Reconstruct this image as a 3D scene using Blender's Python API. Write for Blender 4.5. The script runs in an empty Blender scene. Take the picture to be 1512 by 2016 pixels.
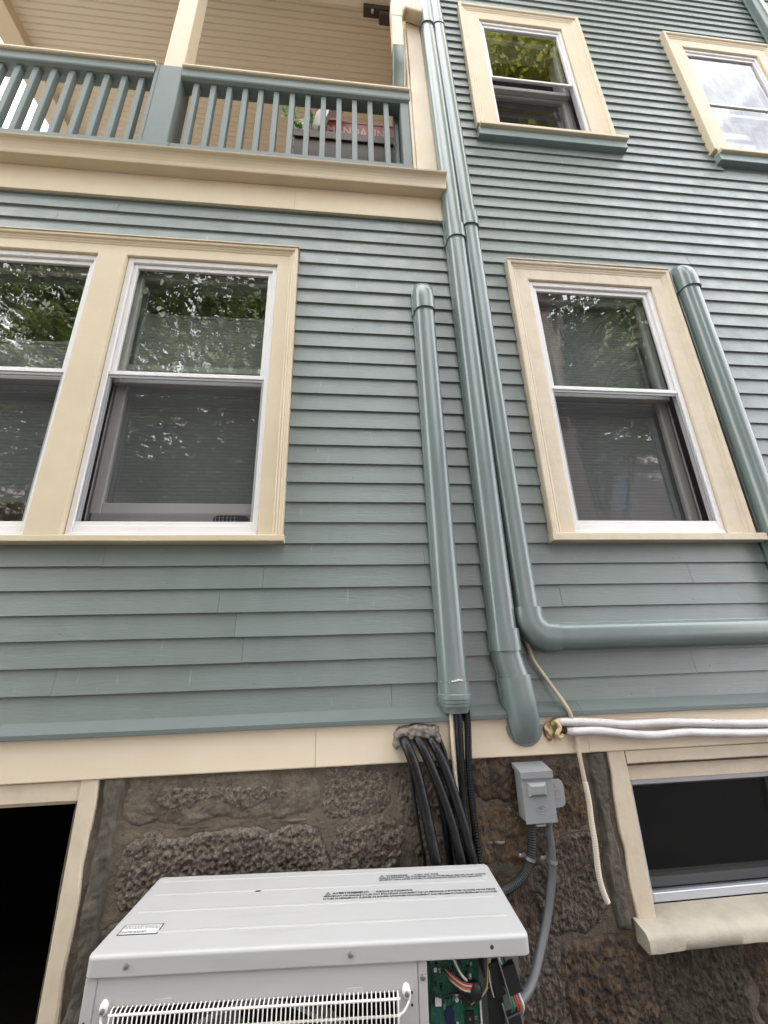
import bpy, bmesh, math, random
from mathutils import Vector, Matrix, noise
random.seed(7)
S = bpy.context.scene
C = S.collection
PI = math.pi

# ------------------------------------------------------------------ camera
CAM = Vector((0.0, -1.862, 1.55))
pit, yaw, rol = 0.334197, 0.105533, -0.029111
fw = Vector((math.sin(yaw)*math.cos(pit), math.cos(yaw)*math.cos(pit), math.sin(pit)))
rt0 = Vector((math.cos(yaw), -math.sin(yaw), 0)); up0 = rt0.cross(fw)
rt = rt0*math.cos(rol) + up0*math.sin(rol); up = -rt0*math.sin(rol) + up0*math.cos(rol)
cam = bpy.data.cameras.new('camera'); camo = bpy.data.objects.new('camera', cam); C.objects.link(camo)
cam.sensor_fit = 'VERTICAL'; cam.sensor_height = 36; cam.lens = 813.287/2016*36
cam.clip_start = 0.02; cam.clip_end = 600
camo.matrix_world = Matrix(((rt.x, up.x, -fw.x, CAM.x), (rt.y, up.y, -fw.y, CAM.y), (rt.z, up.z, -fw.z, CAM.z), (0, 0, 0, 1)))
S.camera = camo

# ------------------------------------------------------------------ sky, sun, exposure
SUN_EL, SUN_AZ = math.radians(50), math.radians(-22)      # azimuth from +Y (behind the house) towards -X
wd = bpy.data.worlds.new('World'); S.world = wd; wd.use_nodes = True
nt = wd.node_tree; nt.nodes.clear()
N = nt.nodes.new; LK = nt.links.new
wo = N('ShaderNodeOutputWorld'); bg = N('ShaderNodeBackground'); bg.inputs[1].default_value = 0.07
sky = N('ShaderNodeTexSky'); sky.sky_type = 'NISHITA'; sky.sun_disc = False
sky.sun_elevation = SUN_EL; sky.sun_rotation = SUN_AZ; sky.air_density = 1.0; sky.dust_density = 1.5
tcw = N('ShaderNodeTexCoord'); mpw = N('ShaderNodeMapping'); mpw.inputs['Scale'].default_value = (1.6, 1.6, 3.0)
nz = N('ShaderNodeTexNoise'); nz.inputs['Scale'].default_value = 1.7; nz.inputs['Detail'].default_value = 7; nz.inputs['Roughness'].default_value = 0.55
rm = N('ShaderNodeValToRGB'); rm.color_ramp.elements[0].position = 0.33; rm.color_ramp.elements[1].position = 0.50; rm.color_ramp.elements[0].color = (0.30, 0.30, 0.30, 1)
mx = N('ShaderNodeMixRGB'); mx.inputs[2].default_value = (14.7, 14.8, 15.0, 1)
LK(tcw.outputs['Generated'], mpw.inputs[0]); LK(mpw.outputs[0], nz.inputs['Vector']); LK(nz.outputs[0], rm.inputs[0])
LK(rm.outputs[0], mx.inputs[0]); LK(sky.outputs[0], mx.inputs[1]); LK(mx.outputs[0], bg.inputs[0]); LK(bg.outputs[0], wo.inputs[0])
sl = bpy.data.lights.new('sun', 'SUN'); so = bpy.data.objects.new('sun', sl); C.objects.link(so)
sl.energy = 5.0; sl.angle = math.radians(0.53); sl.color = (1, 0.95, 0.87)
sdir = Vector((math.sin(SUN_AZ)*math.cos(SUN_EL), math.cos(SUN_AZ)*math.cos(SUN_EL), math.sin(SUN_EL)))
so.location = sdir*40; so.rotation_euler = sdir.to_track_quat('Z', 'Y').to_euler()
vs = S.view_settings; vs.view_transform = 'Standard'; vs.look = 'None'; vs.gamma = 1.0; vs.use_curve_mapping = False
vs.exposure = 2.52
S.render.engine = 'CYCLES'
S.cycles.use_denoising = True; S.cycles.max_bounces = 10; S.cycles.diffuse_bounces = 5; S.cycles.glossy_bounces = 4
S.cycles.transparent_max_bounces = 24; S.cycles.caustics_reflective = False; S.cycles.caustics_refractive = False

# ------------------------------------------------------------------ materials
MT = {}
def mat(name, col, rough=0.6, spec=0.5, metal=0.0, c2=None, c2scale=6.0, c2lo=0.4, c2hi=0.7, bump=0.0, bscale=60.0, bstretch=(1, 1, 1),
        spots=None, spot_scale=14.0, spot_at=0.72, rnd=0.0, coat=0.0, bump2=0.0, b2scale=8.0, rough2=None, scuff=None, scuff_map=(55, 1, 7), scuff_at=0.69):
    m = bpy.data.materials.new(name); m.use_nodes = True; t = m.node_tree; b = t.nodes['Principled BSDF']; n = t.nodes.new; k = t.links.new
    b.inputs['Roughness'].default_value = rough; b.inputs['Metallic'].default_value = metal; b.inputs['Specular IOR Level'].default_value = spec
    b.inputs['Coat Weight'].default_value = coat
    tc = n('ShaderNodeTexCoord'); oi = n('ShaderNodeObjectInfo')
    ad = n('ShaderNodeVectorMath'); ad.operation = 'ADD'; k(tc.outputs['Object'], ad.inputs[0]); k(oi.outputs['Location'], ad.inputs[1])
    src = ad.outputs[0]
    cur = n('ShaderNodeRGB'); cur.outputs[0].default_value = (*col, 1); out = cur.outputs[0]
    if c2:
        nn = n('ShaderNodeTexNoise'); nn.inputs['Scale'].default_value = c2scale; nn.inputs['Detail'].default_value = 8; nn.inputs['Roughness'].default_value = 0.65
        k(src, nn.inputs['Vector']); r = n('ShaderNodeMapRange'); r.inputs[1].default_value = c2lo; r.inputs[2].default_value = c2hi
        k(nn.outputs[0], r.inputs[0]); x = n('ShaderNodeMixRGB'); k(r.outputs[0], x.inputs[0]); k(out, x.inputs[1]); x.inputs[2].default_value = (*c2, 1); out = x.outputs[0]
    if spots:
        nn = n('ShaderNodeTexNoise'); nn.inputs['Scale'].default_value = spot_scale; nn.inputs['Detail'].default_value = 6; nn.inputs['Roughness'].default_value = 0.7
        av = n('ShaderNodeVectorMath'); av.operation = 'ADD'; av.inputs[1].default_value = (13.1, 4.7, 9.3); k(src, av.inputs[0]); k(av.outputs[0], nn.inputs['Vector'])
        r = n('ShaderNodeMapRange'); r.inputs[1].default_value = spot_at; r.inputs[2].default_value = spot_at + 0.05
        k(nn.outputs[0], r.inputs[0]); x = n('ShaderNodeMixRGB'); k(r.outputs[0], x.inputs[0]); k(out, x.inputs[1]); x.inputs[2].default_value = (*spots, 1); out = x.outputs[0]
    if scuff:
        mp = n('ShaderNodeMapping'); mp.inputs['Scale'].default_value = scuff_map; k(src, mp.inputs[0]); nn = n('ShaderNodeTexNoise'); nn.inputs['Scale'].default_value = 1.0; nn.inputs['Detail'].default_value = 3
        k(mp.outputs[0], nn.inputs['Vector']); r = n('ShaderNodeMapRange'); r.inputs[1].default_value = scuff_at; r.inputs[2].default_value = scuff_at+0.04; k(nn.outputs[0], r.inputs[0])
        x = n('ShaderNodeMixRGB'); k(r.outputs[0], x.inputs[0]); k(out, x.inputs[1]); x.inputs[2].default_value = (*scuff, 1); out = x.outputs[0]
    if rnd:
        h = n('ShaderNodeHueSaturation'); r = n('ShaderNodeMapRange'); r.inputs[3].default_value = 1 - rnd; r.inputs[4].default_value = 1 + rnd
        k(oi.outputs['Random'], r.inputs[0]); k(r.outputs[0], h.inputs['Value']); k(out, h.inputs['Color']); out = h.outputs[0]
    k(out, b.inputs['Base Color'])
    if rough2 is not None:
        nn = n('ShaderNodeTexNoise'); nn.inputs['Scale'].default_value = 9; nn.inputs['Detail'].default_value = 5; k(src, nn.inputs['Vector'])
        r = n('ShaderNodeMapRange'); r.inputs[1].default_value = 0.35; r.inputs[2].default_value = 0.65; r.inputs[3].default_value = rough; r.inputs[4].default_value = rough2
        k(nn.outputs[0], r.inputs[0]); k(r.outputs[0], b.inputs['Roughness'])
    nrm = None
    for (st, sc, stv) in ((bump, bscale, bstretch), (bump2, b2scale, (1, 1, 1))):
        if st:
            mp = n('ShaderNodeMapping'); mp.inputs['Scale'].default_value = stv; k(src, mp.inputs[0])
            nn = n('ShaderNodeTexNoise'); nn.inputs['Scale'].default_value = sc; nn.inputs['Detail'].default_value = 6; nn.inputs['Roughness'].default_value = 0.6
            k(mp.outputs[0], nn.inputs['Vector']); bp = n('ShaderNodeBump'); bp.inputs['Strength'].default_value = st; bp.inputs['Distance'].default_value = 0.01
            k(nn.outputs[0], bp.inputs['Height'])
            if nrm: k(nrm, bp.inputs['Normal'])
            nrm = bp.outputs[0]
    if nrm: k(nrm, b.inputs['Normal'])
    MT[name] = m; return m

TEAL = (0.160, 0.190, 0.183)
mat('teal', TEAL, 0.33, 0.65, c2=(0.178, 0.210, 0.203), c2scale=2.2, bump=0.16, bscale=45, bstretch=(0.35, 1, 3), bump2=0.14, b2scale=7, rnd=0.055, rough2=0.46,
    spots=(0.105, 0.130, 0.125), spot_scale=38, spot_at=0.725, scuff=(0.215, 0.255, 0.248), scuff_map=(60, 1, 7), scuff_at=0.685)
mat('teal_trim', (0.165, 0.222, 0.220), 0.40, bump=0.06, bscale=50, bstretch=(0.4, 1, 1), c2=(0.19, 0.245, 0.243), c2scale=5)
mat('teal_rail', (0.122, 0.150, 0.143), 0.5, 0.35, bump=0.06, bscale=50, bstretch=(1, 1, 0.4), c2=(0.135, 0.164, 0.157), c2scale=5, rnd=0.05)
mat('teal_duct', (0.150, 0.188, 0.182), 0.20, 0.62, c2=(0.165, 0.202, 0.196), c2scale=4, rough2=0.24, spots=(0.21, 0.25, 0.245), spot_scale=60, spot_at=0.745)
mat('duct_mark', (0.75, 0.76, 0.74), 0.8)
mat('cream_lit', (0.69, 0.585, 0.445), 0.45, c2=(0.71, 0.61, 0.47), c2scale=3, bump=0.10, bscale=40, bstretch=(0.5, 1, 0.5), rough2=0.55, spots=(0.45, 0.37, 0.27), spot_scale=46, spot_at=0.73)  # same paint as the other cream trim, brighter skylight put into its colour
mat('cream', (0.605, 0.510, 0.365), 0.45, c2=(0.555, 0.465, 0.330), c2scale=3, bump=0.07, bscale=40, bstretch=(0.5, 1, 0.5), rough2=0.55, spots=(0.48, 0.40, 0.29), spot_scale=34, spot_at=0.74)
mat('cream_old', (0.61, 0.52, 0.40), 0.5, c2=(0.53, 0.445, 0.335), c2scale=9, c2lo=0.45, c2hi=0.75, bump=0.22, bscale=38, bstretch=(1, 1, 0.35), bump2=0.2, b2scale=14, spots=(0.34, 0.29, 0.21), spot_scale=40, spot_at=0.74)
mat('cream_ceiling', (0.60, 0.515, 0.405), 0.40, c2=(0.59, 0.50, 0.38), c2scale=2.5, bump=0.03, bscale=30, rnd=0.02)
mat('cream_sill_stone', (0.42, 0.375, 0.305), 0.6, c2=(0.31, 0.275, 0.225), c2scale=7, c2lo=0.42, c2hi=0.75, bump=0.35, bscale=26, bump2=0.4, b2scale=7, spots=(0.25, 0.22, 0.17), spot_scale=30, spot_at=0.73)
mat('white_frame', (0.74, 0.73, 0.73), 0.38, c2=(0.66, 0.65, 0.65), c2scale=12, c2lo=0.5, c2hi=0.8, bump=0.02)
mat('grey_frame', (0.33, 0.34, 0.36), 0.4)
mat('alu_frame', (0.55, 0.57, 0.62), 0.35, 0.5, 0.4)
mat('inner_sash', (0.50, 0.49, 0.48), 0.5)
mat('seam', (0.03, 0.03, 0.03), 0.8)
mat('room', (0.10, 0.095, 0.09), 0.9)
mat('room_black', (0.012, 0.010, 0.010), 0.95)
mat('blind', (0.28, 0.295, 0.30), 0.8, c2=(0.26, 0.275, 0.28), c2scale=3)
mat('panel_grey', (0.30, 0.29, 0.29), 0.5)
mat('vent_dark', (0.02, 0.02, 0.02), 0.7)
mat('sheath', (0.10, 0.13, 0.125), 0.8)
mat('mortar', (0.150, 0.122, 0.092), 0.9, 0.25, c2=(0.085, 0.072, 0.058), c2scale=7, c2lo=0.40, c2hi=0.66, bump=0.6, bscale=70, bump2=0.5, b2scale=18, spots=(0.038, 0.033, 0.030), spot_scale=24, spot_at=0.63)
mat('mortar_grey', (0.125, 0.110, 0.090), 0.88, 0.25, c2=(0.070, 0.063, 0.053), c2scale=13, c2lo=0.38, c2hi=0.66, bump=0.6, bscale=60, bstretch=(1.6, 1, 0.5), bump2=0.5, b2scale=16, spots=(0.17, 0.16, 0.145), spot_scale=22, spot_at=0.66)
mat('mortar_white', (0.28, 0.26, 0.24), 0.9, c2=(0.19, 0.17, 0.155), c2scale=20, bump=0.3, bscale=50)
def stone(name, a, b, s, **k): mat(name, a, 0.80, 0.4, c2=b, c2scale=k.get('cs', 50), c2lo=0.46, c2hi=0.57, bump=k.get('bu', 0.9), bscale=k.get('bs', 90), bstretch=k.get('st', (1, 1, 1)), bump2=0.7, b2scale=30, spots=s, spot_scale=k.get('ss', 55), spot_at=k.get('sa', 0.58))
stone('stone_granite', (0.092, 0.075, 0.059), (0.190, 0.158, 0.124), (0.026, 0.022, 0.020), cs=85, sa=0.59, ss=95)
stone('stone_smooth', (0.150, 0.124, 0.095), (0.098, 0.078, 0.060), (0.040, 0.034, 0.030), cs=14, bu=0.5, sa=0.64)
stone('stone_rust', (0.150, 0.100, 0.058), (0.082, 0.060, 0.044), (0.030, 0.024, 0.022), cs=18, st=(1, 1, 0.4), ss=30, sa=0.57)
stone('stone_dark', (0.074, 0.061, 0.049), (0.145, 0.116, 0.090), (0.024, 0.021, 0.020), cs=70, ss=85, st=(1.3, 1, 0.55))
stone('stone_brown', (0.110, 0.074, 0.048), (0.048, 0.036, 0.029), (0.175, 0.135, 0.098), cs=24, st=(1.3, 1, 0.45), sa=0.64)
stone('stone_moss', (0.066, 0.060, 0.040), (0.060, 0.046, 0.034), (0.125, 0.104, 0.072), cs=16, st=(1.3, 1, 0.5), sa=0.64)
mat('black_rubber', (0.008, 0.008, 0.009), 0.26, 0.28, bump=0.25, bscale=30, bump2=0.2, b2scale=10, rough2=0.40)
mat('black_plastic', (0.012, 0.012, 0.013), 0.4)
mat('hose_cream', (0.60, 0.53, 0.42), 0.5)
mat('cable_beige', (0.52, 0.45, 0.34), 0.5, c2=(0.38, 0.32, 0.24), c2scale=8)
mat('painted_white', (0.60, 0.58, 0.575), 0.5, bump=0.6, bscale=22, bstretch=(0.3, 1, 1), c2=(0.50, 0.475, 0.47), c2scale=12, spots=(0.14, 0.12, 0.11), spot_scale=26, spot_at=0.67)
mat('foam_yellow', (0.60, 0.48, 0.25), 0.5, c2=(0.30, 0.13, 0.04), c2scale=26, c2lo=0.5, c2hi=0.6, bump=0.4, bscale=40)
mat('putty', (0.22, 0.195, 0.165), 0.8, c2=(0.13, 0.115, 0.10), c2scale=24, bump=0.6, bscale=45)
mat('box_grey', (0.215, 0.225, 0.230), 0.42, bump=0.02, bscale=200, c2=(0.235, 0.243, 0.248), c2scale=4)
mat('box_label', (0.33, 0.34, 0.35), 0.25)
mat('conduit_grey', (0.085, 0.088, 0.095), 0.45)
mat('conduit_dark', (0.010, 0.010, 0.011), 0.55)
mat('metal', (0.42, 0.42, 0.43), 0.35, 0.5, 0.9)
mat('ac_white', (0.445, 0.440, 0.442), 0.36, c2=(0.428, 0.422, 0.422), c2scale=3, bump=0.012, bscale=300, spots=(0.36, 0.35, 0.335), spot_scale=30, spot_at=0.735, scuff=(0.42, 0.41, 0.40), scuff_map=(3, 26, 26), scuff_at=0.66, rough2=0.46)
mat('ac_inside', (0.16, 0.16, 0.16), 0.6)
mat('grille_white', (0.76, 0.74, 0.70), 0.4)
mat('ink', (0.025, 0.025, 0.028), 0.6)
mat('ink_grey', (0.22, 0.22, 0.22), 0.6)
mat('label_white', (0.70, 0.70, 0.71), 0.5)
mat('pcb', (0.008, 0.075, 0.045), 0.4, c2=(0.02, 0.14, 0.085), c2scale=60, c2lo=0.45, c2hi=0.6, spots=(0.25, 0.32, 0.27), spot_scale=120, spot_at=0.66)
mat('wire_red', (0.42, 0.05, 0.035), 0.45); mat('wire_white', (0.62, 0.60, 0.57), 0.45); mat('wire_orange', (0.50, 0.18, 0.03), 0.45)
mat('wire_green', (0.05, 0.16, 0.10), 0.45); mat('wire_yellow', (0.55, 0.42, 0.06), 0.45); mat('chip_blue', (0.012, 0.018, 0.06), 0.35)
mat('red_card', (0.15, 0.024, 0.017), 0.6, c2=(0.19, 0.036, 0.023), c2scale=9); mat('white_print', (0.34, 0.20, 0.15), 0.6)
mat('porch_paint', (0.36, 0.34, 0.31), 0.5); mat('brown_wood', (0.045, 0.026, 0.016), 0.6, c2=(0.075, 0.045, 0.028), c2scale=20, bump=0.15); mat('bag_white', (0.48, 0.44, 0.42), 0.5)
mat('bag_print', (0.10, 0.085, 0.06), 0.4, c2=(0.45, 0.40, 0.30), c2scale=18, c2lo=0.5, c2hi=0.56, spots=(0.60, 0.42, 0.04), spot_scale=16, spot_at=0.56)
mat('leaf_plastic', (0.03, 0.20, 0.02), 0.45); mat('rust', (0.03, 0.018, 0.014), 0.8)
mat('asphalt', (0.06, 0.058, 0.055), 0.9, bump=0.4, bscale=120, c2=(0.09, 0.087, 0.08), c2scale=2)
mat('bark', (0.06, 0.048, 0.038), 0.9, bump=0.6, bscale=20, bstretch=(1, 1, 0.2))
mat('roofing', (0.05, 0.05, 0.05), 0.9)
mat('nb_wall', (0.40, 0.34, 0.36), 0.7); mat('nb_trim', (0.60, 0.54, 0.55), 0.6); mat('nb_glass', (0.18, 0.25, 0.45), 0.08, 0.8); mat('nb_roof', (0.07, 0.065, 0.065), 0.9)

def leafmat(name, a, b):
    m = bpy.data.materials.new(name); m.use_nodes = True; t = m.node_tree; t.nodes.clear(); n = t.nodes.new; k = t.links.new
    o = n('ShaderNodeOutputMaterial'); ms = n('ShaderNodeMixShader'); ms.inputs[0].default_value = 0.35
    d = n('ShaderNodeBsdfPrincipled'); d.inputs['Roughness'].default_value = 0.5; tr = n('ShaderNodeBsdfTranslucent')
    tc = n('ShaderNodeTexCoord'); nn = n('ShaderNodeTexNoise'); nn.inputs['Scale'].default_value = 1.3; nn.inputs['Detail'].default_value = 3
    k(tc.outputs['Object'], nn.inputs['Vector']); x = n('ShaderNodeMixRGB'); x.inputs[1].default_value = (*a, 1); x.inputs[2].default_value = (*b, 1); k(nn.outputs[0], x.inputs[0])
    k(x.outputs[0], d.inputs['Base Color']); k(x.outputs[0], tr.inputs[0]); k(d.outputs[0], ms.inputs[1]); k(tr.outputs[0], ms.inputs[2]); k(ms.outputs[0], o.inputs[0]); MT[name] = m
leafmat('leaf_dark', (0.040, 0.070, 0.018), (0.095, 0.120, 0.030)); leafmat('leaf_bright', (0.24, 0.27, 0.03), (0.34, 0.34, 0.04)); leafmat('leaf_olive', (0.13, 0.12, 0.05), (0.19, 0.16, 0.07))

def glassmat(name, wav=0.0, tint=(0.89, 0.905, 0.90), ior=1.75):
    m = bpy.data.materials.new(name); m.use_nodes = True; t = m.node_tree; t.nodes.clear(); n = t.nodes.new; k = t.links.new
    o = n('ShaderNodeOutputMaterial'); ms = n('ShaderNodeMixShader'); tr = n('ShaderNodeBsdfTransparent'); tr.inputs[0].default_value = (*tint, 1)
    g = n('ShaderNodeBsdfGlossy'); g.inputs['Roughness'].default_value = 0.0; fr = n('ShaderNodeFresnel'); ge = n('ShaderNodeNewGeometry'); io = n('ShaderNodeMapRange'); io.inputs[3].default_value = ior; io.inputs[4].default_value = 1/ior; k(ge.outputs['Backfacing'], io.inputs[0]); k(io.outputs[0], fr.inputs[0])
    if wav:
        tc = n('ShaderNodeTexCoord'); nn = n('ShaderNodeTexNoise'); nn.inputs['Scale'].default_value = 9; nn.inputs['Detail'].default_value = 2
        mp = n('ShaderNodeMapping'); mp.inputs['Scale'].default_value = (1.6, 1, 0.5); k(tc.outputs['Object'], mp.inputs[0])
        k(mp.outputs[0], nn.inputs['Vector']); bp = n('ShaderNodeBump'); bp.inputs['Strength'].default_value = wav; bp.inputs['Distance'].default_value = 0.02
        k(nn.outputs[0], bp.inputs['Height']); k(bp.outputs[0], g.inputs['Normal'])
    k(fr.outputs[0], ms.inputs[0]); k(tr.outputs[0], ms.inputs[1]); k(g.outputs[0], ms.inputs[2]); k(ms.outputs[0], o.inputs[0]); MT[name] = m
glassmat('glass', 0.02, ior=2.25); glassmat('glass_old', 0.07, ior=2.4)
def screenmat(name, fac, col):
    m = bpy.data.materials.new(name); m.use_nodes = True; t = m.node_tree; t.nodes.clear(); n = t.nodes.new; k = t.links.new
    o = n('ShaderNodeOutputMaterial'); ms = n('ShaderNodeMixShader'); ms.inputs[0].default_value = fac; tr = n('ShaderNodeBsdfTransparent'); d = n('ShaderNodeBsdfDiffuse')
    d.inputs[0].default_value = (*col, 1); k(tr.outputs[0], ms.inputs[1]); k(d.outputs[0], ms.inputs[2]); k(ms.outputs[0], o.inputs[0]); MT[name] = m
screenmat('screen', 0.30, (0.036, 0.033, 0.036)); screenmat('screen_dark', 0.50, (0.012, 0.012, 0.012)); screenmat('clear_plastic', 0.55, (0.42, 0.43, 0.44))

# ------------------------------------------------------------------ helpers
def thing(name, label, cat, loc=(0, 0, 0), group=None, rot=None):
    o = bpy.data.objects.new(name, None); C.objects.link(o); o.location = loc; o.empty_display_size = 0.1
    if rot: o.rotation_euler = rot
    if label: o['label'] = label
    if cat: o['category'] = cat
    if group: o['group'] = group
    return o
def tag(o, label, cat, group=None):
    o['label'] = label; o['category'] = cat
    if group: o['group'] = group
    return o
def part(name, loc, parent):
    o = thing(name, None, None, loc); setp(o, parent); return o
def wmat(o):
    m = Matrix.Translation(o.location) @ o.rotation_euler.to_matrix().to_4x4()
    return (wmat(o.parent) @ o.matrix_parent_inverse @ m) if o.parent else m
def setp(o, parent, local=False):
    if parent is None: return
    o.parent = parent
    if not local: o.matrix_parent_inverse = wmat(parent).inverted()
def link(name, me, m, parent=None, local=False, loc=(0, 0, 0)):
    o = bpy.data.objects.new(name, me); C.objects.link(o); o.location = loc
    if m and not me.materials: me.materials.append(MT[m])
    setp(o, parent, local); return o
def finish(bm, name, smooth=False, ang=None):
    bmesh.ops.recalc_face_normals(bm, faces=bm.faces)
    me = bpy.data.meshes.new(name); bm.to_mesh(me); bm.free()
    if smooth:
        for p in me.polygons: p.use_smooth = True
        if ang:
            me.set_sharp_from_angle(angle=math.radians(ang))
    return me
def bobj(name, bm, m, parent=None, smooth=False, ang=None, local=False, loc=(0, 0, 0)):
    return link(name, finish(bm, name, smooth, ang), m, parent, local, loc)
def bx(bm, x0, x1, y0, y1, z0, z1, bev=0.0, seg=1):
    vs = [bm.verts.new((x, y, z)) for x in (x0, x1) for y in (y0, y1) for z in (z0, z1)]
    f = [(0, 1, 3, 2), (4, 6, 7, 5), (0, 4, 5, 1), (2, 3, 7, 6), (0, 2, 6, 4), (1, 5, 7, 3)]
    fs = [bm.faces.new([vs[i] for i in q]) for q in f]
    if bev:
        es = list({e for q in fs for e in q.edges}); bmesh.ops.bevel(bm, geom=es, offset=bev, segments=seg, affect='EDGES', profile=0.5)
def box(name, x0, x1, y0, y1, z0, z1, m, parent=None, bev=0.0, seg=1, local=False):
    bm = bmesh.new(); bx(bm, x0, x1, y0, y1, z0, z1, bev, seg); return bobj(name, bm, m, parent, local=local)
def prism(bm, poly, axis, a, b):
    """poly: list of 2D points; axis 'x' -> (y,z), 'y' -> (x,z), 'z' -> (x,y)"""
    def P(p, t): return (t, p[0], p[1]) if axis == 'x' else (p[0], t, p[1]) if axis == 'y' else (p[0], p[1], t)
    A = [bm.verts.new(P(p, a)) for p in poly]; B = [bm.verts.new(P(p, b)) for p in poly]; n = len(poly)
    bm.faces.new(A); bm.faces.new(B[::-1])
    for i in range(n): bm.faces.new((A[i], B[i], B[(i+1) % n], A[(i+1) % n]))
def loft(bm, rings, closed=True, caps=True):
    R = [[bm.verts.new(p) for p in r] for r in rings]; n = len(R[0])
    for a, b in zip(R, R[1:]):
        for i in range(n if closed else n-1): bm.faces.new((a[i], a[(i+1) % n], b[(i+1) % n], b[i]))
    if caps: bm.faces.new(R[0][::-1]); bm.faces.new(R[-1])
def smooth_path(pts, n=6):
    pts = [Vector(p) for p in pts]; out = []
    for i in range(len(pts)-1):
        p0 = pts[max(i-1, 0)]; p1 = pts[i]; p2 = pts[i+1]; p3 = pts[min(i+2, len(pts)-1)]
        for k in range(n):
            t = k/n; out.append(0.5*((2*p1) + (p2-p0)*t + (2*p0-5*p1+4*p2-p3)*t*t + (3*p1-p0-3*p2+p3)*t**3))
    out.append(pts[-1]); return out
def tube(bm, path, r, sides=10, rf=None, jitter=0.0):
    path = [Vector(p) for p in path]; rings = []; nrm = None
    for i, p in enumerate(path):
        t = (path[min(i+1, len(path)-1)] - path[max(i-1, 0)]).normalized()
        if nrm is None:
            nrm = t.orthogonal().normalized()
        nrm = (nrm - t*nrm.dot(t)).normalized(); b = t.cross(nrm)
        rr = rf(i/(len(path)-1)) * r if rf else r
        rings.append([p + (nrm*math.cos(2*PI*k/sides) + b*math.sin(2*PI*k/sides))*(rr*(1+jitter*noise.noise(p*30+Vector((k, 0, 0))))) for k in range(sides)])
    loft(bm, rings)
def resample(path, step):
    path = [Vector(p) for p in path]; out = [path[0]]; acc = 0
    for a, b in zip(path, path[1:]):
        L = (b-a).length; d = step-acc
        while d <= L: out.append(a.lerp(b, d/L)); d += step
        acc = (acc+L) % step if L else acc
    return out
def corrugated(bm, path, r, pitch, sides=10, depth=0.09):
    pts = resample(path, pitch/2); tube(bm, pts, r, sides, rf=None) if False else None
    nrm = None; rings = []
    for i, p in enumerate(pts):
        t = (pts[min(i+1, len(pts)-1)] - pts[max(i-1, 0)]).normalized()
        if nrm is None: nrm = t.orthogonal().normalized()
        nrm = (nrm - t*nrm.dot(t)).normalized(); b = t.cross(nrm); rr = r*(1 if i % 2 else 1-depth)
        rings.append([p + (nrm*math.cos(2*PI*k/sides) + b*math.sin(2*PI*k/sides))*rr for k in range(sides)])
    loft(bm, rings)
def disc(bm, c, ax, r, h, sides=12):
    ax = Vector(ax).normalized(); n1 = ax.orthogonal().normalized(); n2 = ax.cross(n1); c = Vector(c)
    loft(bm, [[c + ax*t + (n1*math.cos(2*PI*k/sides)+n2*math.sin(2*PI*k/sides))*rr for k in range(sides)] for t, rr in ((0, r), (h*0.7, r), (h, r*0.75))])
def screw(c, ax, r, parent, local=False):
    bm = bmesh.new(); disc(bm, c, ax, r, r*0.5); return bobj('screw', bm, 'metal', parent, smooth=True, ang=40, local=local)
def text_mesh(txt, size, m, name, width=None):
    cu = bpy.data.curves.new('t', 'FONT'); cu.body = txt; cu.size = size; cu.extrude = 0.0002; cu.resolution_u = 2; cu.offset = size*0.018
    o = bpy.data.objects.new('t', cu); C.objects.link(o); dg = bpy.context.evaluated_depsgraph_get(); dg.update()
    me = bpy.data.meshes.new_from_object(o.evaluated_get(dg)); bpy.data.objects.remove(o)
    xs = [v.co.x for v in me.vertices]; w = max(xs)-min(xs)
    if width: me.transform(Matrix.Diagonal((width/w, 1, 1, 1)))
    me.name = name; me.materials.clear(); me.materials.append(MT[m]); return me

# ------------------------------------------------------------------ the setting
bm = bmesh.new(); v = [bm.verts.new(p) for p in ((-150, -150, 0), (150, -150, 0), (150, 150, 0), (-150, 150, 0))]; bm.faces.new(v)
g = bobj('ground', bm, 'asphalt'); g['kind'] = 'structure'

# ------------------------------------------------------------------ the house
HX0, HX1, HTOP, HDEEP = -3.2, 5.0, 9.3, 9.0
house = thing('house', 'teal clapboard house with cream trim, stone foundation and upper porch', 'house', (1.0, 0, 0))
E_, Z0C = 0.1016, 4.0786
LW = dict(x0=-1.21, x1=-0.385, z0=2.075, z1=3.715)
WINS = [  # casing rectangles (x0, x1, z0, z1) that clapboards stop at
    (-2.30, -0.270, 2.045, 3.868), (1.022, 2.100, 2.045, 3.870), (1.000, 2.045, 5.08, 6.866), (2.895, 3.905, 5.06, 6.850)]
HOLES = [(-2.185, -1.36, 2.075, 3.715), (-1.21, -0.385, 2.075, 3.715), (1.138, 1.960, 2.090, 3.728), (1.130, 1.868, 5.185, 6.650), (3.0, 3.74, 5.165, 6.620)]
DOORH = (-1.85, -0.948, 0.0, 1.081); BWH = (1.175, 1.93, 0.56, 1.085)
def holed(bm, x0, x1, z0, z1, holes, y0, y1):
    xs = sorted({x0, x1} | {min(max(h[i], x0), x1) for h in holes for i in (0, 1)}); zs = sorted({z0, z1} | {min(max(h[i], z0), z1) for h in holes for i in (2, 3)})
    for a, b in zip(xs, xs[1:]):
        for c, d in zip(zs, zs[1:]):
            mx_, mz = (a+b)/2, (c+d)/2
            if not any(h[0] < mx_ < h[1] and h[2] < mz < h[3] for h in holes): bx(bm, a, b, y0, y1, c, d)
bm = bmesh.new()
holed(bm, HX0, HX1, 1.15, 4.42, HOLES, 0.0205, 0.11); holed(bm, 0.50, HX1, 4.42, HTOP, HOLES, 0.0205, 0.11)
wall = bobj('wall', bm, 'sheath', house)
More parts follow.
